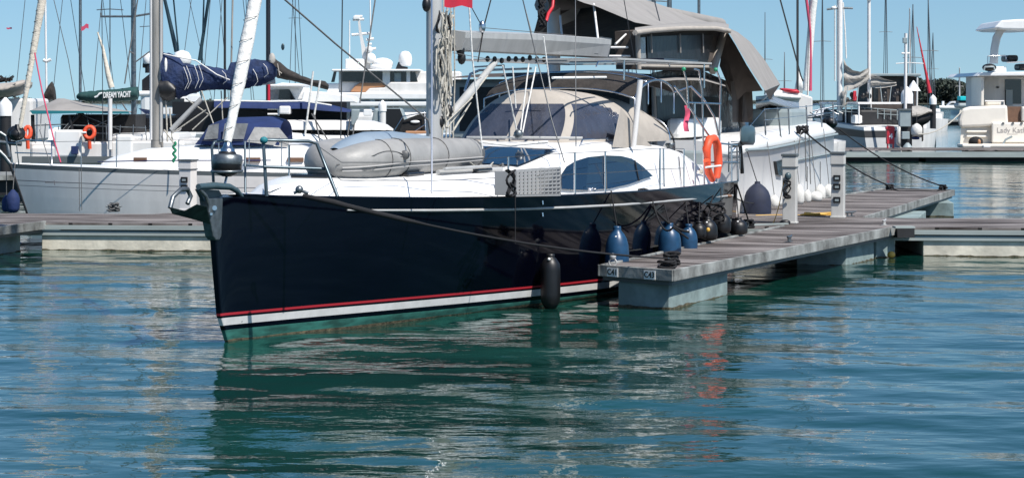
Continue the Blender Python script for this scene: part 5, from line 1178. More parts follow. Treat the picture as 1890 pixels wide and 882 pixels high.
def pile(fr, px, ycap, ytip, ybot, w, label, m='pile', group=None):
    b = fr.p(px, ybot, 0); r = thing('mooring_pile', label, 'pile', (b.x, b.y, b.z)); s, zc = fr.l(px, ycap, 0); _, zt_ = fr.l(px, ytip, 0); zb = fr.l(px, ybot, 0)[1]; c = fr.w(s, 0, 0)
    zk = zc - (zt_ - zc) * 1.2
    part('post', MB().tube([(c.x, c.y, min(zb, -.3)), (c.x, c.y, zk)], w * .42, 14), m, r)
    part('cap', MB().lathe((c.x, c.y, 0), [(w / 2, zk - .02), (w / 2, zc), (w * .42, zc + (zt_ - zc) * .35), (.03, zt_)], 14), 'white', r)
pile(FX(66), 10, 195, 180, 262, .42, 'black pile with white conical cap at the left picture edge')
bt = thing('covered_boat', 'tan covered boat half out of the picture at far left', 'boat', at_base(FX(72), 5))
part('cover', sock(FX(72), 0, [(-60, 150, 180), (0, 154, 182), (30, 152, 178), (44, 148, 168), (52, 150, 158)], 1.2), 'canvas', bt)
part('hull', rect(MB(), FX(72), -60, 182, 60, 262, -2.4, .2), 'offwhite', bt, .1)
rnd = random.Random(3); mb = MB()
for k in range(40):
    c = FX(80).p(6 + 10 * rnd.random() * rnd.choice((-1, 1)), 147 + 5 * rnd.random(), 0); d = Vector((rnd.uniform(-.25, .25), rnd.uniform(-.2, .2), rnd.uniform(-.05, .18)))
    mb.slab([c, c + d, c + d * .9 + Vector((.05, 0, .08)), c + Vector((.05, 0, .08))], (0, .01, 0))
lt = single('radar_bundle', mb, 'browncloth', 'dark frayed bundle above the tan covered boat at far left', 'gear')

# boat with the green boom cover and company lettering
Q = FX(68)
gb = thing('sailing_yacht', 'white charter yacht with green lettered boom cover left of the sloop mast', 'sailing yacht', at_base(Q, 250))
mb, bb, zz = gen_hull(F(Q.s_at(120, 0), 68, 90), 11, 3.6, 1.4, 1.25, mid=.04); part('hull', mb, 'white', gb); part('deck', gen_deck(F(Q.s_at(120, 0), 68, 90), 11, bb, zz), 'white', gb)
part('cabin', rect(MB(), Q, 205, 236, 340, 262, -1.4, 1.2), 'white', gb, .15); part('cabin_window', rect(MB(), Q, 210, 244, 280, 250, 1.2, 1.23), 'glassdark', gb)
part('winch_pod', rect(MB(), Q, 248, 248, 272, 270, 1.2, 1.6), 'offwhite', gb, .1)
cvr = part('boom_cover', sock(Q, .3, [(142, 176, 182), (147, 171, 185), (160, 169, 187), (200, 166, 187), (240, 162, 186), (254, 160, 184), (255, 165, 180)], .22), 'greencloth', gb)
part('lettering', text_mb('DREAM YACHT', .25, Q.p(216, 175.5, .60), (1, 0, .04), (0, 0, 1), .004, bold=.007, width=.50), 'signwhite', cvr, recalc=False)
part('lettering_swirl', lines(Q, [[(175, 180, .56), (180, 178, .57), (184, 173, .57), (190, 172, .56)]], .03), 'signwhite', cvr)
part('mast', lines(Q, [[(247, 235, 0), (246, -300, 0)]], .085), 'dull', gb); part('spreader', lines(Q, [[(186, 31, 0), (246, 31, 0), (277, 26, 0)]], .035), 'dull', gb)
part('rigging', lines(Q, [[(186, 31, 0), (186, 24, 0)], [(254, 0, .2), (230, 155, .5)], [(240, 96, .3), (247, 100, .2)], [(250, 115, .3), (284, 90, .3)], [(225, 190, .6), (252, 232, .6)]], .022), 'greyrope', gb)
part('bow_cover', MB().add([Q.p(255, 200, .6), Q.p(282, 204, .6), Q.p(284, 222, .6), Q.p(270, 212, .6)], [(0, 1, 2, 3)]), 'navycloth', gb)

# motor yacht with black flybridge behind the sloop mast
Q = FX(84)
my = thing('motor_yacht', 'white and black motor yacht with twin white radar domes behind the sloop mast', 'motor yacht', at_base(Q, 300))
part('hull', rect(MB(), Q, 200, 215, 430, 262, -4, .2), 'white', my, .3)
part('superstructure', rect(MB(), Q, 258, 168, 345, 225, -3.5, .4), 'white', my, .2)
part('window', rect(MB(), Q, 300, 182, 340, 196, .35, .43), 'glassdark', my); part('flybridge', MB().pprism(Q, [(262, 172), (262, 148), (282, 132), (340, 132), (345, 172)], -2.5, .2), 'black', my)
part('bridge_side', rect(MB(), Q, 246, 168, 282, 178, -2, .46), 'white', my, .08)
for x, y, r in ((273, 107, .19), (338, 106, .22), (338, 106, .22)):
    if x == 273: part('radar_dome', MB().lathe(Q.p(x, 116, .1), [(.16, -.05), (.2, .0), (.2, .2), (.14, .33), (.03, .38)]), 'white', my)
part('radar_dome', MB().lathe(Q.p(336, 117, .1), [(.3, -.05), (.36, .0), (.36, .25), (.26, .42), (.05, .5)]), 'white', my)
part('dome_stand', lines(Q, [[(273, 117, .1), (273, 135, .1)], [(264, 120, .1), (284, 122, .1)], [(336, 118, .1), (336, 135, .1)]], .12), 'black', my)
part('aerial', lines(Q, [[(244, 140, 0), (246, 170, 0)]], .05), 'white', my)
# dark green furled sails (two forestays) of yachts further back
def far_yacht(px, D, wpx, h, m, label, hm='offwhite', heading=8, L=11, hull=True, extra=None, lean=0):
    fr = F((px - CX) / FPX * D, D, heading); root = thing('moored_yacht', label, 'sailing yacht', (fr.ox, fr.oy, 0))
    if hull:
        hf = F(fr.ox - 4.2 * fr.S, fr.oy - 4.2 * fr.C, heading); mb, bb, zz = gen_hull(hf, L, 3.2, 1.15, 1.0, mid=.05); part('hull', mb, hm, root)
        part('deck', gen_deck(hf, L, bb, zz), 'white', root); part('cabin', MB().fbox(hf, 3, 7.5, -.9, .9, 1.0, 1.5), 'white', root, .12)
    b = fr.w(0, 0, 1.0); t = Vector((b.x + lean * h, b.y, h))
    part('mast', MB().tube([b, t], wpx * D / FPX / 2, 8), m, root)
    sp_ = part('spreader', MB().tube([b.lerp(t, .55) + Vector((-.8, 0, -.05)), b.lerp(t, .55), b.lerp(t, .55) + Vector((.8, 0, -.05))], .03, 5), m, root)
    part('stay', MB().tube([t, fr.w(-4, 0, 1.1)], .006 * D / 40, 4), 'wire', root); part('stay', MB().tube([t, fr.w(5.5, 0, 1.1)], .006 * D / 40, 4), 'wire', root)
    return fr, root
far_yacht(148, 96, 5.5, 15, 'dull', 'yacht whose grey mast rises left of the green boom cover', lean=.001)
fr_, bl_ = far_yacht(87, 88, 4, 14, 'whitemast', 'yacht with slim white mast and brown sail bundle at far left', hull=True, lean=-.012)
part('sail_bundle', sock(FX(88), 0, [(84, 170, 186), (90, 158, 186), (96, 150, 184), (100, 160, 186), (102, 178, 186)], .3), 'browncloth', bl_)
part('radar', lines(FX(88), [[(80, 111, 0), (86, 114, 0), (94, 110, 0)]], .07), 'whitemast', bl_)
def fstay(Q, segs, r, m, label): 
    return single('furled_sail', lines(Q, segs, r), m, label, 'furled sail')
far_yacht(415, 92, 4.5, 14, 'pile', 'yacht with thin dark mast just left of the navy yacht furled sail')
far_yacht(424, 96, 3.5, 15, 'aluold', 'yacht whose grey mast leans beside the thin dark mast', lean=.02, heading=4)
_, g1 = far_yacht(345, 100, 3, 13, 'darkmast', 'yacht with dark green furled sail leaning above the navy sail cover', lean=-.09)
part('furled_sail', MB().tube([FX(100).p(300, -40, .3), FX(100).p(304, 0, .3), FX(100).p(326, 96, .3)], [.06, .075, .11], 8), 'darkmast', g1)
_, g2 = far_yacht(368, 98, 3, 13, 'darkmast', 'yacht with second dark green furled sail above the navy sail cover', lean=.03)
part('furled_sail', MB().tube([FX(98).p(396, -40, .3), FX(98).p(385, 0, .3), FX(98).p(368, 112, .3)], [.06, .07, .08], 8), 'darkmast', g2)
_, bk = far_yacht(495, 74, 8.5, 15, 'blackmast', 'yacht with black mast and loose brown sail bundle on its boom')
Q = FX(74)
part('sail_bundle', sock(Q, .1, [(498, 106, 128), (503, 104, 138), (512, 112, 144), (530, 126, 148), (556, 140, 152), (580, 148, 158), (600, 150, 164), (606, 156, 164)], .3), 'browncloth', bk)
part('boom', lines(Q, [[(500, 136, 0), (606, 163, 0)]], .07), 'black', bk); part('sail_head', MB().ell(Q.p(502, 110, .3), (.12, .1, .22)), 'sailcover', bk)
part('bundle_line', lines(Q, [[(512, 118, .45), (516, 140, .4)], [(500, 120, .4), (520, 136, .4)]], .02), 'canvas', bk)
part('spar_red_stripe', lines(Q, [[(496, 150, .2), (496, 190, .2)]], .05), 'redcloth', bk)
single('burgee', MB().ell(FX(74).p(522, 87, 0), (.06, .03, .12), 8, 5), 'darkmast', 'small dark pennant high between the black mast and the superyacht', 'flag')

# catamaran with navy awning and low white coachroof
Q = FX(62)
na = thing('catamaran', 'white catamaran with long navy awning and dark window band', 'catamaran', at_base(Q, 560))
part('hull', rect(MB(), Q, 380, 254, 720, 330, -5, 0), 'white', na, .3)
nv = lambda x: lerp_tab([(395, 188), (500, 190), (560, 190), (600, 194), (650, 206)], x)
part('awning', MB().loft([[Q.p(x, nv(x) - 3, -3.5), Q.p(x, nv(x) - 3, -1.5), Q.p(x, nv(x), 0), Q.p(x, nv(x) + 11 * (1 - max(0, x - 600) / 60), .05)] for x in (395, 440, 500, 560, 600, 625, 650)], False, False), 'bluecloth', na)
part('awning_edge', lines(Q, [[(395, 186, -.2), (500, 188, -.2), (560, 187, -.2), (612, 195, -.2)]], .03), 'sailwhite', na)
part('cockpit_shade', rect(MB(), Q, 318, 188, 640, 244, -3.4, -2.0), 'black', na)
part('side_box', rect(MB(), Q, 515, 196, 536, 211, -.4, .1), 'white', na, .04); part('ladder', lines(Q, [[(494, 201, 0), (514, 201, 0)], [(494, 211, 0), (514, 211, 0)], [(514, 199, 0), (514, 214, 0)]], .03), 'whitemast', na)
cr2 = [(530, 221, 240), (620, 221, 240), (690, 224, 240), (715, 231, 240), (726, 239, 241)]
part('coachroof', MB().loft([[Q.p(x, b, .35), Q.p(x, a + 4, .3), Q.p(x, a, -.2), Q.p(x, a - 1, -3), Q.p(x, b, -4)] for x, a, b in cr2], False, False), 'offwhite', na)
part('window_band', MB().loft([[Q.p(x, 241, .2), Q.p(x, b, .28)] for x, b in ((540, 249), (620, 250), (700, 251), (724, 250))], False, False), 'glassdark', na)
part('lower_side', MB().loft([[Q.p(x, y, .3), Q.p(x, 262, .5), Q.p(x, 300, .5)] for x, y in ((540, 245), (600, 250), (728, 251), (734, 258))], False, False), 'white', na)
part('pole', lines(Q, [[(578, 132, .4), (563, 248, .4)], [(591, 148, .4), (580, 212, .4)]], .03), 'sailwhite', na)
part('rope', lines(Q, [[(580, 212, .4), (592, 268, .6)], [(575, 210, .4), (612, 270, .6)], [(648, 205, .4), (640, 262, .5)], [(655, 218, .4), (650, 262, .5)]], .022), 'greyrope', na)
part('radar_pedestal', MB().pprism(Q, [(648, 202), (664, 202), (660, 218), (652, 232), (648, 232)], .2, .5), 'boxgrey', na, .04)
# small white flybridge boat
Q = FX(78)
sm = thing('motor_boat', 'small white cabin cruiser with dark grey side windows under the brown sail bundle', 'motor boat', at_base(Q, 530))
part('hull', rect(MB(), Q, 495, 186, 620, 256, -4, 0), 'white', sm, .2)
part('cabin', MB().pprism(Q, [(494, 186), (494, 160), (520, 153), (556, 155), (575, 184), (600, 190)], -2.5, -.1), 'white', sm, .05)
part('window', MB().pprism(Q, [(498, 184), (498, 166), (532, 165), (545, 184)], -.1, -.06), 'vinylgrey', sm); part('window', MB().pprism(Q, [(540, 166), (552, 166), (564, 182), (550, 183)], -.1, -.05), 'offwhite', sm)
part('window', MB().pprism(Q, [(514, 184), (516, 166), (534, 165), (545, 184)], -.06, -.04), 'glassdark', sm)
part('hard_top', rect(MB(), Q, 496, 156, 560, 160, -2.2, .3), 'white', sm, .05); part('foredeck', MB().pprism(Q, [(555, 190), (560, 168), (600, 170), (650, 178), (660, 190)], -2.5, 0), 'white', sm, .05)

# super yacht
Q = FX(150)
sy = thing('super_yacht', 'big white two-deck motor yacht with mast and round radome behind the dinghy', 'motor yacht', at_base(Q, 690))
def qr(name, m, x0, y0, x1, y1, t0, t1, bev=.0, par=None): return part(name, rect(MB(), Q, x0, y0, x1, y1, t0, t1), m, par or sy, bev)
qr('hull', 'offwhite', 575, 205, 960, 262, -8, 0, .4)
part('bulwark', MB().pprism(Q, [(572, 178), (600, 171), (670, 171), (840, 173), (840, 184), (572, 184)], -6.5, .2), 'white', sy, .08)
qr('main_house', 'offwhite', 640, 180, 900, 212, -5.5, -.3, .1); qr('lower_deck', 'white', 590, 187, 900, 197, -6, .1, .1)
part('side_panel', MB().pprism(Q, [(672, 173), (682, 163), (710, 162), (720, 152), (900, 152), (900, 173)], -5.0, -.1), 'offwhite', sy, .08)
qr('upper_house', 'offwhite', 625, 132, 850, 172, -5, -.8, .1)
qr('bridge_window', 'glassdark', 630, 133, 706, 151, -.85, -.6); qr('bridge_frame', 'white', 706, 131, 720, 158, -.8, -.4, .03); qr('rear_window', 'glassdark', 721, 133, 750, 154, -.85, -.55); qr('door_frame', 'white', 750, 131, 757, 156, -.8, -.4, .02)
part('aft_window', MB().pprism(Q, [(758, 133), (766, 133), (771, 151), (758, 151)], -.85, -.5), 'glassdark', sy)
qr('grey_door', 'boxgrey', 728, 135, 740, 153, -.55, -.5)
qr('roof', 'white', 612, 128, 776, 132, -5.2, .2, .06); part('sofa', MB().pprism(Q, [(646, 170), (656, 158), (664, 153), (710, 153), (712, 160), (684, 163), (676, 171)], -1.0, -.4), 'interior', sy, .05)
qr('deck_house', 'white', 682, 179, 692, 206, -1, -.1, .03)
for x in (692, 704, 716, 727): qr('lower_window', 'glassdark', x, 181, x + 9, 199, -.35, -.22)
qr('aft_glazing', 'boxgrey', 752, 180, 800, 192, -.35, -.2)
part('lounge_window', rect(MB(), Q, 618, 180, 648, 186, -.3, .12), 'glassdark', sy)
part('windshield_support', MB().pprism(Q, [(611, 152), (616, 132), (621, 132), (617, 152)], -1.2, -.9), 'glassdark', sy)
qr('bow_locker', 'white', 603, 154, 625, 171, -2, -.5, .06)
part('roof_box', rect(MB(), Q, 637, 109, 672, 128, -3, -.6), 'white', sy, .08)
part('radar_mast', MB().loft([[Q.p(x - w, y, -1.2), Q.p(x + w, y, -1.2), Q.p(x + w, y, -1.8), Q.p(x - w, y, -1.8)] for x, y, w in ((676, 128, 9), (676, 110, 7), (670, 85, 3.5), (665, 60, 2.5), (662, 34, 2))], True, True, smooth=False), 'offwhite', sy)
each('yardarm', [lines(Q, [sg], .10) for sg in ([(649, 65, -1.3), (682, 62, -1.3)], [(651, 37, -1.3), (672, 36, -1.3)], [(655, 31, -1.3), (669, 31, -1.3)], [(676, 74, -1.3), (690, 72, -1.3)], [(676, 92, -1.3), (694, 90, -1.3)], [(678, 82, -1.3), (686, 82, -1.3)])], 'white', sy)
for x, y, r in ((684, 108, .38), (681, 92, .26)): part('small_dome', MB().ell(Q.p(x, y, -1), r), 'white', sy)
part('dome_bracket', rect(MB(), Q, 652, 30, 664, 36, -1.4, -1.1), 'white', sy, .03)
part('tender', MB().ell(Q.p(706, 118, -1.2), (.75, .7, .42)).ell(Q.p(703, 124, -1.0), (.8, .6, .3)), 'white', sy)
part('radome', MB().lathe(Q.p(748, 121, -1.2), [(.36, -.05), (.46, .1), (.48, .45), (.42, .75), (.25, .95), (.05, 1.0)], 18), 'white', sy)
part('radome_base', MB().pprism(Q, [(731, 125), (735, 115), (739, 122), (752, 124), (752, 128), (730, 128)], -1.6, -.9), 'black', sy)
part('aerial', lines(Q, [[(645, 38, -1), (645, 108, -1)], [(683, -5, -1), (684, 70, -1)]], .05), 'white', sy)
# dark workboat and pile in front of it
Q = FX(100)
pile(FX(96), 706, 194, 185, 256, .36, 'pale pile with white pointed cap in front of the superyacht', 'offwhite')
wbt = thing('workboat', 'dark grey workboat with black hull left of the navy yacht mast', 'boat', at_base(Q, 760))
part('hull', MB().pprism(Q, [(690, 200), (740, 200), (750, 226), (820, 240), (820, 262), (680, 262)], -2, 0), 'boxgrey', wbt, .1)
part('dark_side', MB().pprism(Q, [(700, 201), (738, 201), (746, 222), (744, 256), (702, 256)], 0, .1), 'black', wbt)
part('dark_stern', MB().pprism(Q, [(745, 222), (770, 212), (790, 208), (800, 262), (722, 262), (736, 244)], .1, .4), 'blackcloth', wbt)
part('handrail', lines(Q, [[(724, 248, .6), (744, 215, .6), (784, 208, .6), (786, 254, .6)], [(726, 256, .6), (760, 246, .6), (788, 228, .6)]], .03), 'steel', wbt)
part('hull_mark', MB().ell(Q.p(766, 225, .45), (.22, .03, .07)), 'white', wbt); part('fender_rack', rect(MB(), Q, 671, 202, 686, 214, 0, .2), 'white', wbt, .03)
part('deck_clutter', rect(MB(), Q, 748, 242, 790, 252, .4, .7), 'interior', wbt, .05)
# little flags on distant halyards
single('flag', MB().grid([[FX(90).p(12 + 3.3 * i, 51 + 1.5 * j + (1 if i == 1 else 0), 0) for i in range(4)] for j in range(3)]), 'pinkcloth', 'tiny faded flag in the sky at far left', 'flag')
single('flag', MB().grid([[FX(94).p(150 + 4.5 * i, 50 - 1.5 * i + 4 * j - (3 if i == 2 else 0), 0) for i in range(4)] for j in range(3)]), 'pinkcloth', 'small red and white flag beside the slim grey mast at left', 'flag')
single('halyard', lines(FX(90), [[(98, -5, 0), (126, 110, 0), (140, 190, 0)]], .016), 'greyrope', 'pale slanting halyard crossing the sky right of the white furled sail', 'rope')

# ------------------------------------------------------------------ right background
SCH = F((1512 - CX) / FPX * 109, 109, 165)
sc_ = thing('schooner', 'white two-masted yacht with black sheer band moored by the red fire cabinet', 'sailing yacht', SCH.w(6, 0, 0).to_tuple())
mb, bb, zz = gen_hull(SCH, 8.6, 3.4, 2.25, 1.45, bands=((0, 1), (.10, 0), (.12, 2), (.34, 0), (.9, 3)), mid=.1, aft=.85)
part('hull', mb, ['greyhull', 'white', 'black', 'antifoul'], sc_); part('deck', gen_deck(SCH, 8.6, bb, zz), 'white', sc_)
def sh_(x, y, t=.5): return SCH.p(x, y, t)
part('coachroof', MB().fbox(SCH, 3.0, 7.4, -1.1, 1.1, 1.5, 2.25), 'pile', sc_, .1); part('roof_edge', MB().fbox(SCH, 2.9, 7.5, -1.25, 1.25, 2.5, 2.6), 'white', sc_, .03)
each('canopy_post', [MB().tube([SCH.w(s, 1.15, 1.6), SCH.w(s, 1.15, 2.55)], .04, 5) for s in (3.0, 4.4, 5.9, 7.4)], 'white', sc_)
each('deck_box', [MB().fbox(SCH, 4.6, 5.4, .9, 1.4, 1.7, 2.1), MB().fbox(SCH, 6.9, 7.4, .9, 1.35, 1.6, 2.0)], 'white', sc_, .05)
Q = FX(103)
part('main_mast', lines(Q, [[(1550, 210, 0), (1550, -150, 0)]], .145), 'whitemast', sc_); part('mizzen_mast', lines(Q, [[(1604, 200, 0), (1604, -50, 0)]], .085), 'whitemast', sc_)
part('spreader', lines(Q, [[(1526, 18, 0), (1550, 15, 0), (1574, 16, 0)]], .05), 'dull', sc_); part('mast_light', MB().ell(Q.p(1539, 15, 0), (.14, .1, .08)).ell(Q.p(1604, -1, .1), (.12, .1, .1)), 'white', sc_)
mt = [(1557, 108), (1563, 121), (1574, 130), (1588, 133), (1600, 127), (1604, 124)]; mbot = [(1557, 168), (1566, 168), (1576, 165), (1588, 160), (1598, 154), (1605, 148)]
part('mainsail_bundle', MB().grid([[Q.p(a[0] + (b[0] - a[0]) * k / 9, a[1] + (b[1] - a[1]) * k / 9, .15 + .14 * math.sin(k * 1.5 + i * .9) + .05 * math.sin(i * 2.3)) for i, (a, b) in enumerate(zip(mt, mbot))] for k in range(10)]), 'sailcover', sc_)
mt = [(1607, 138), (1618, 139), (1632, 146), (1645, 149), (1654, 151)]; mbot = [(1607, 162), (1620, 163), (1634, 162), (1646, 160), (1655, 158)]
part('mizzen_bundle', MB().grid([[Q.p(a[0] + (b[0] - a[0]) * k / 7, a[1] + (b[1] - a[1]) * k / 7, .15 + .12 * math.sin(k * 1.7 + i * .8)) for i, (a, b) in enumerate(zip(mt, mbot))] for k in range(8)]), 'sailcover', sc_)
part('ladder_line', lines(Q, [[(1556, 5, 0), (1560, 60, 0), (1562, 108, 0)], [(1541, 150, 0), (1541, 10, 0)], [(1545, 205, .3), (1556, 210, .4)]], .035), 'sailwhite', sc_)
part('mast_gear', MB().tube([Q.p(1557 + 2 * math.sin(i * 2.1), 168 + 3.4 * i, .3) for i in range(10)], [.1, .16, .12, .15, .1, .14, .1, .12, .1, .06], 7), 'sailcover', sc_)
mb = MB(); rnd = random.Random(31)
for k in range(12): mb.tube([Q.p(1548 + 12 * k, 196 + k * .8, 1.2), Q.p(1548 + 12 * k, 214 + k * .9, 1.2)], .022, 4)
mb.tube([Q.p(1545, 196, 1.2), Q.p(1680, 205, 1.2)], .02, 4).tube([Q.p(1545, 205, 1.2), Q.p(1680, 214, 1.2)], .015, 4)
for k in range(5): mb.tube([Q.p(1565 + 20 * k, 160, .5), Q.p(1566 + 20 * k + rnd.uniform(-6, 6), 190, .8)], .02, 4)
part('rail', mb, 'boxgrey', sc_)
mb = MB()
for k in range(10): mb.ell(Q.p(1562 + 94 * rnd.random(), 172 + 14 * rnd.random(), .2), (.12, .1, .14), 8, 5)
part('hanging_gear', mb, 'black', sc_); part('red_pad', rect(MB(), Q, 1575, 168, 1581, 186, .3, .45), 'red', sc_, .03)
part('bow_stay', lines(Q, [[(1470, 200, 0), (1508, 192, .5), (1548, 212, .6)], [(1500, 205, 1), (1545, 196, .5)]], .04), 'steel', sc_)
# brown houseboat behind it
Q = FX(118)
hbt = thing('houseboat', 'flat-roofed timber houseboat behind the two-masted yacht', 'boat', at_base(Q, 1640))
part('hull', rect(MB(), Q, 1600, 205, 1705, 262, -5, 0), 'browncloth', hbt, .1); part('cabin', rect(MB(), Q, 1608, 142, 1692, 206, -5, -.4), 'brown', hbt)
part('roof', rect(MB(), Q, 1600, 136, 1700, 141, -5.5, 0), 'boxgrey', hbt, .03)
for x in (1612, 1628, 1645, 1661, 1676): part('window', rect(MB(), Q, x, 160, x + 9, 190, -.4, -.35), 'glassdark', hbt)
part('post', lines(Q, [[(1693, 141, -.1), (1692, 200, -.1)], [(1607, 141, -.1), (1607, 200, -.1)]], .06), 'offwhite', hbt)
rr2 = thing('parasol', 'small white parasol beside the brown houseboat', 'parasol', at_base(FX(116), 1686))
part('canopy', MB().lathe(FX(116).p(1686, 168, 0), [(.4, 0), (.36, .05), (.2, .3), (.03, .55)], 8), 'white', rr2); part('pole', lines(FX(116), [[(1686, 165, 0), (1686, 210, 0)]], .03), 'dull', rr2)
_, rd = far_yacht(1679, 125, 2.2, 8.0, 'whitemast', 'yacht with red furled sail beside the capped pile')
part('furled_sail', MB().tube([FX(125).p(1679, 190, .2), FX(125).p(1681, 145, .2)], [.2, .1], 8), 'orange', rd)
_, rd2 = far_yacht(1718, 190, 2, 12, 'dull', 'distant yacht with thin red furled sail above the second capped pile', lean=-.02)
part('furled_sail', MB().tube([FX(190).p(1692, 50, 0), FX(190).p(1710, 140, .0), FX(190).p(1716, 172, .0)], [.03, .12, .2], 8), 'red', rd2)
far_yacht(1472, 84, 4.5, 16, 'pile', 'yacht with dark grey mast rising right of the awning')
_, rw = far_yacht(1489, 88, 3.0, 15, 'whitemast', 'yacht with pale pink furled sail right of the grey awning', lean=.02)
part('furled_sail', MB().tube([FX(88).p(1506, -20, .2), FX(88).p(1500, 20, .2), FX(88).p(1488, 168, .2)], [.13, .15, .15], 8), 'sailwhite', rw)
part('furled_edge', MB().tube([FX(88).p(1486, -20, .3), FX(88).p(1496, 60, .3), FX(88).p(1496, 168, .3)], .06, 6), 'pinkcloth', rw)
part('deck_cloth', sock(FX(88), 1, [(1468, 160, 170), (1474, 128, 172), (1480, 150, 174)], .3), 'sailwhite', rw)
rc = thing('covered_boat', 'boat under a red cover just right of the awning corner', 'boat', at_base(FX(80), 1455))
part('cover', sock(FX(80), 0, [(1440, 163, 167), (1446, 163, 170), (1458, 164, 173), (1470, 165, 174), (1474, 168, 173)], .6), 'red', rc)
part('hull', MB().pprism(FX(80), [(1420, 175), (1436, 166), (1476, 172), (1500, 180), (1500, 240), (1420, 240)], -1.5, .3), 'offwhite', rc, .05); part('lining', sock(FX(80), .4, [(1428, 172, 182), (1440, 172, 184), (1470, 176, 184), (1478, 178, 183)], .2), 'sailwhite', rc)
# radar pole, capped piles, covered tender
rp = thing('radar_pole', 'white pole with radar reflector rising above the first capped pile', 'pole', at_base(FX(99), 1672))
part('pole', lines(FX(99), [[(1671, 205, 0), (1672, 62, 0)]], .075), 'whitemast', rp); part('reflector', rect(MB(), FX(99), 1667, 70, 1675, 80, -.1, .1), 'boxgrey', rp, .02); part('crosstree', lines(FX(99), [[(1664, 99, 0), (1679, 99, 0)]], .05), 'white', rp)
pile(FX(100), 1674, 174, 160, 268, .56, 'stout black pile with white cap beside the electrical cabinet')
pile(FX(150), 1722, 183, 175, 222, .5, 'smaller capped pile beside the covered tender')
Q = FX(112)
tdr = thing('tender', 'tender under a grey cover with black hull between the capped piles', 'boat', at_base(Q, 1706))
part('hull', MB().loft([[Q.p(x, y, 0), Q.p(x, y2, -.2), Q.p(x, y2, -1.2), Q.p(x, y, -1.4)] for x, y, y2 in ((1680, 214, 234), (1700, 212, 234), (1714, 206, 226), (1723, 206, 212))], True, True), 'pile', tdr)
part('cover', MB().loft([[Q.p(x, y, .05), Q.p(x, (y + y2) / 2, -.3), Q.p(x, y2, -.8), Q.p(x, y, -1.4)] for x, y, y2 in ((1680, 216, 197), (1695, 215, 195), (1708, 210, 198), (1720, 206, 203))], True, True), 'sailcover', tdr)
# quay furniture on the far pontoon
Q = FX(96.5)
rb_ = Q.p(1643, 273, 0); fc = thing('fire_cabinet', 'red fire cabinet marked 4 on the far pontoon', 'cabinet', (rb_.x, rb_.y, .52))
part('body', rect(MB(), Q, 1637, 237, 1651, 266, -.15, .15), 'red', fc, .02); part('cap', MB().pprism(Q, [(1635, 238), (1640, 232), (1650, 233), (1653, 240)], -.2, .2), 'red', fc, .01)
part('leg', rect(MB(), Q, 1638, 266, 1640, 274, -.1, .1), 'red', fc); part('leg', rect(MB(), Q, 1648, 266, 1650, 274, -.1, .1), 'red', fc)
part('panel', rect(MB(), Q, 1641, 246, 1648, 258, .15, .17), 'pinkcloth', fc); part('number', text_mb('4', .30, Q.p(1644.5, 252, .18), (1, 0, 0), (0, 0, 1), .004, bold=.012), 'signwhite', fc, recalc=False)
ec = thing('electrical_cabinet', 'grey two-box electrical cabinet in front of the stout black pile', 'cabinet', (Q.p(1672, 273, 0).x, 96.5, .52))
part('upper_box', rect(MB(), Q, 1661, 203, 1681, 234, .2, .6), 'boxgrey', ec, .02); part('lid', rect(MB(), Q, 1659, 201, 1683, 204, .15, .66), 'lid', ec)
part('lower_box', rect(MB(), Q, 1665, 243, 1679, 257, .2, .5), 'boxgrey', ec, .02); part('frame', rect(MB(), Q, 1664, 234, 1680, 272, -.1, .18), 'pile', ec)
part('base', MB().lathe(Q.p(1675, 272, .6), [(.22, 0), (.15, .1), (.06, .2)], 10), 'boxgrey', ec)
ffen(FX(97.5), 1660, 234, 270, 0, .16, 'whitefender', 'long white fender left of the electrical cabinet')
ffen(FX(100), 1692, 228, 252, .5, .26, 'whitefender', 'white round fender right of the stout pile')
ffen(FX(100), 1690, 252, 258, .4, .18, 'bluecloth', 'small blue fender below the white round one')

# cream motor yacht
Q = FX(101)
cm = thing('motor_yacht', 'cream motor yacht with curved arch moored stern-on at the right edge', 'motor yacht', at_base(Q, 1900))
def cr(name, m, x0, y0, x1, y1, t0, t1, bev=0, par=None): return part(name, rect(MB(), Q, x0, y0, x1, y1, t0, t1), m, par or cm, bev)
part('hull', MB().loft([[Q.p(x, y, t) for x, y in ((1772, 203), (1769, 215), (1769, 228), (1774, 232), (1772, 268), (1778, 290), (2010, 290), (2016, 268), (2018, 232), (2020, 203))] for t in (0, -9)], True, True, smooth=False), 'cream', cm, .12)
part('transom_upper', MB().pprism(Q, [(1776, 201), (1790, 197), (1860, 194), (1862, 232), (1772, 236), (1770, 222)], .0, .25), 'cream', cm, .12)
part('stern_rib', rect(MB(), Q, 1784, 241, 1822, 245, .02, .16), 'cream', cm, .03); part('stern_rib', rect(MB(), Q, 1784, 250, 1822, 254, .02, .16), 'cream', cm, .03)
cr('swim_platform', 'cream', 1776, 266, 2010, 273, 0, 1.2, .06)
nb = cr('name_board', 'cream', 1831, 226, 1960, 264, .26, .45, .06)
part('lettering', text_mb('Lady Katherine', .34, Q.p(1881, 241, .46), (1, 0, 0), (0, 0, 1), .003, width=1.0), 'inkgrey', nb, recalc=False); part('underline', rect(MB(), Q, 1862, 247.5, 1878, 248.2, .45, .46), 'inkgrey', nb)
for x in (1850, 1868, 1884): part('fitting', rect(MB(), Q, x, 226, x + 4, 229, .45, .5), 'lid', nb)
cr('stair_well', 'teak', 1860, 197, 1885, 226, -.5, .04); cr('transom_right', 'cream', 1886, 197, 2010, 226, -.2, .25, .1)
cr('saloon_wall', 'offwhite', 1812, 142, 2000, 200, -6, -2.4); cr('saloon_door', 'glassdark', 1855, 147, 1885, 192, -2.4, -2.35); cr('inner_side', 'cream', 1811, 142, 1816, 195, -2.4, -.2, .02)
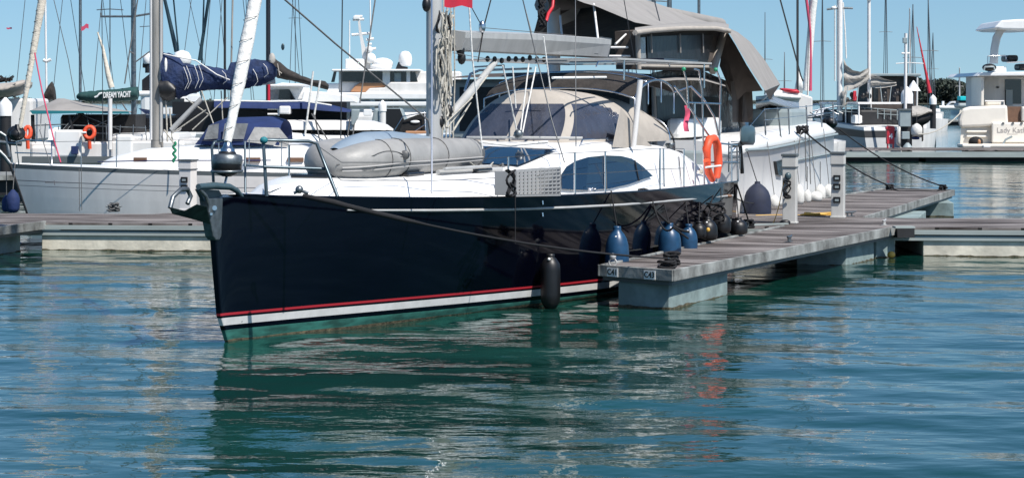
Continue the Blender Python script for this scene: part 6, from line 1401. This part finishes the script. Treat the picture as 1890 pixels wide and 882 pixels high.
cr('door_panel', 'boxgrey', 1857, 166, 1869, 194, -2.3, -2.2); cr('seat_back', 'cream', 1820, 186, 1848, 196, -1.2, -.5, .08); cr('wall_fitting', 'black', 1840, 160, 1844, 163, -2.39, -2.3)
part('hand_rail', lines(Q, [[(1818, 187, -.2), (1853, 187, -.2), (1853, 200, -.2)]], .04), 'whitemast', cm)
part('bridge_deck', MB().pprism(Q, [(1803, 141), (1812, 134), (2010, 131), (2010, 139)], -7, .1), 'white', cm, .04)
cr('helm_console', 'white', 1835, 123, 1858, 134, -2, -.5, .06); cr('seat_bank', 'black', 1860, 102, 1880, 114, -3, -1.5, .1); cr('seat_bank', 'black', 1882, 118, 1905, 130, -2, -.8, .1)
part('engine_cowl', MB().ell(Q.p(1826, 125, 0), (.34, .3, .18)), 'black', cm); part('cowl_frame', lines(Q, [[(1816, 130, .3), (1818, 124, .3), (1834, 124, .3), (1836, 130, .3)]], .05), 'boxgrey', cm)
part('arch', MB().loft([[Q.p(x0, y0, t) for (x0, y0), t in (((a, b), -.6), ((c, d), -.6), ((c, d), -2.6), ((a, b), -2.6))] for a, b, c, d in ((1826, 118, 1842, 118), (1828, 90, 1843, 90), (1832, 68, 1847, 72), (1841, 53, 1852, 62), (1850, 44, 1858, 56))], True, True, smooth=False), 'offwhite', cm, .05)
part('hard_top', MB().pprism(Q, [(1835, 52), (1848, 38), (1880, 36), (2000, 34), (2010, 50), (1900, 56), (1850, 55)], -4, .3), 'white', cm, .08)
part('fly_rail', lines(Q, [[(1823, 104, -.4), (1823, 128, -.4)], [(1823, 104, -.4), (1856, 103, -.4), (1857, 110, -.4)], [(1858, 116, -.4), (1900, 114, -.4)]], .03), 'steel', cm)
blk = thing('bag', 'black bag slumped on the stern platform of the cream yacht', 'bag', Q.p(1801, 273, 1).to_tuple())
part('sack', MB().ell(Q.p(1801, 262, .8), (.34, .3, .25)).ell(Q.p(1797, 268, .8), (.3, .3, .14)), 'blackcloth', blk); part('patch', MB().ell(Q.p(1807, 262, 1.05), (.08, .08, .12)), 'interior', blk)
wt = thing('deck_shoe_rack', 'small white and grey fittings on the cream yacht platform', 'gear', Q.p(1865, 272, 1).to_tuple())
part('block', rect(MB(), Q, 1860, 266, 1870, 272, .6, 1.0), 'white', wt, .04); part('handle', lines(Q, [[(1850, 268, .8), (1856, 258, .8), (1868, 252, .8)]], .05), 'boxgrey', wt); part('tray', rect(MB(), Q, 1815, 268, 1828, 273, 1.1, 1.4), 'white', wt, .03)
single('mooring_rope', MB().tube(sag(Q.p(1776, 205, .2), FX(97).p(1694, 248, 0), .3), .03, 5), 'rope', 'pale rope from the cream yacht to the white round fender', 'mooring line')
# far anchored boats
Q = FX(330)
fb = thing('motor_boat', 'distant small white speedboat in open water left of the cream yacht', 'motor boat', at_base(Q, 1764))
part('hull', MB().loft([[Q.p(x, y, 0), Q.p(x, 203, -.3), Q.p(x, 203, -1.6), Q.p(x, y, -2)] for x, y in ((1734, 195), (1745, 196), (1770, 197), (1788, 199))], True, True), 'white', fb); part('cabin', MB().pprism(Q, [(1748, 196), (1756, 188), (1765, 187), (1778, 193), (1784, 197)], -1.6, -.3), 'white', fb); part('windscreen', MB().pprism(Q, [(1752, 193), (1757, 190), (1762, 190), (1762, 193)], -.3, -.2), 'glassdark', fb)
part('engine', rect(MB(), Q, 1739, 187, 1743, 196, -1, -.5), 'white', fb)
Q = FX(300)
tqb = thing('awning_boat', 'distant boat with turquoise awning beside the cream yacht', 'boat', at_base(Q, 1785))
part('awning', rect(MB(), Q, 1772, 178, 1790, 186, -2, 0), 'turq', tqb, .1); part('cabin_roof', rect(MB(), Q, 1790, 177, 1822, 184, -3, -.5), 'boxgrey', tqb, .1); part('hull', rect(MB(), Q, 1768, 190, 1824, 200, -3, 0), 'boxgrey', tqb, .3); part('side_shade', rect(MB(), Q, 1770, 186, 1822, 190, -2.5, -.2), 'black', tqb)
far_yacht(1771, 420, 2.2, 9, 'whitemast', 'distant yacht anchored off the wooded shore')
MAST_SPOTS = [(1635, 260, 1.6, 19, 'thin mast right of the mizzen mast'), (1685, 170, 2.0, 10.2, 'thin dark mast right of the radar pole'), (1722, 300, 1.0, 12, 'faint mast over the wooded shore'), (1448, 240, 1.2, 8, 'faint short mast beyond the awning'),
              (1235, 90, 7.5, 14, 'white mast above the awning ridge'), (1290, 110, 5.5, 14, 'grey mast above the tan bridge roof'), (1206, 95, 5.0, 12, 'dark mast above the awning'), (1160, 120, 3.0, 14, 'slim mast above the awning middle'), (203, 130, 2.2, 14, 'thin dark mast left of the green boom cover end'),
              (545, 260, 1.5, 22, 'faint mast between black mast and superyacht'), (278, 160, 2.0, 14, 'thin mast behind the sloop mast'), (1518, 200, 1.6, 14, 'thin mast left of the schooner'), (1412, 230, 1.2, 12, 'faint mast above the awning skirt')]
for px_, D_, w_, h_, nm in MAST_SPOTS:
    far_yacht(px_, D_, w_, h_, 'dull', 'moored yacht with ' + nm, heading=6)

# ------------------------------------------------------------------ groups of repeated things
for o in list(C.objects):
    if o.parent or 'category' not in o or 'group' in o: continue
    n = o.name.split('.')[0]
    g = {'moored_yacht': 'yachts moored in the background', 'cleat': 'cleats on the pontoons', 'finger_pontoon': 'finger pontoons off the walkway', 'pontoon_walkway': 'pontoon walkways',
         'service_pedestal': 'service pedestals on the walkway', 'number_plate': 'number plates on the finger end', 'fender': 'fenders of the boats behind', 'lifebuoy': 'orange lifebuoys',
         'mooring_pile': 'white-capped mooring piles', 'mooring_rope': 'mooring ropes', 'spring_line': 'spring lines of the navy yacht', 'stern_line': 'stern lines of the navy yacht',
         'rope_turns': 'ropes turned round pontoon cleats', 'flag': 'small flags in the sky', 'motor_yacht': 'motor yachts', 'catamaran': 'catamarans', 'motor_boat': 'small motor boats', 'covered_boat': 'covered boats'}.get(n)
    if g: o['group'] = g
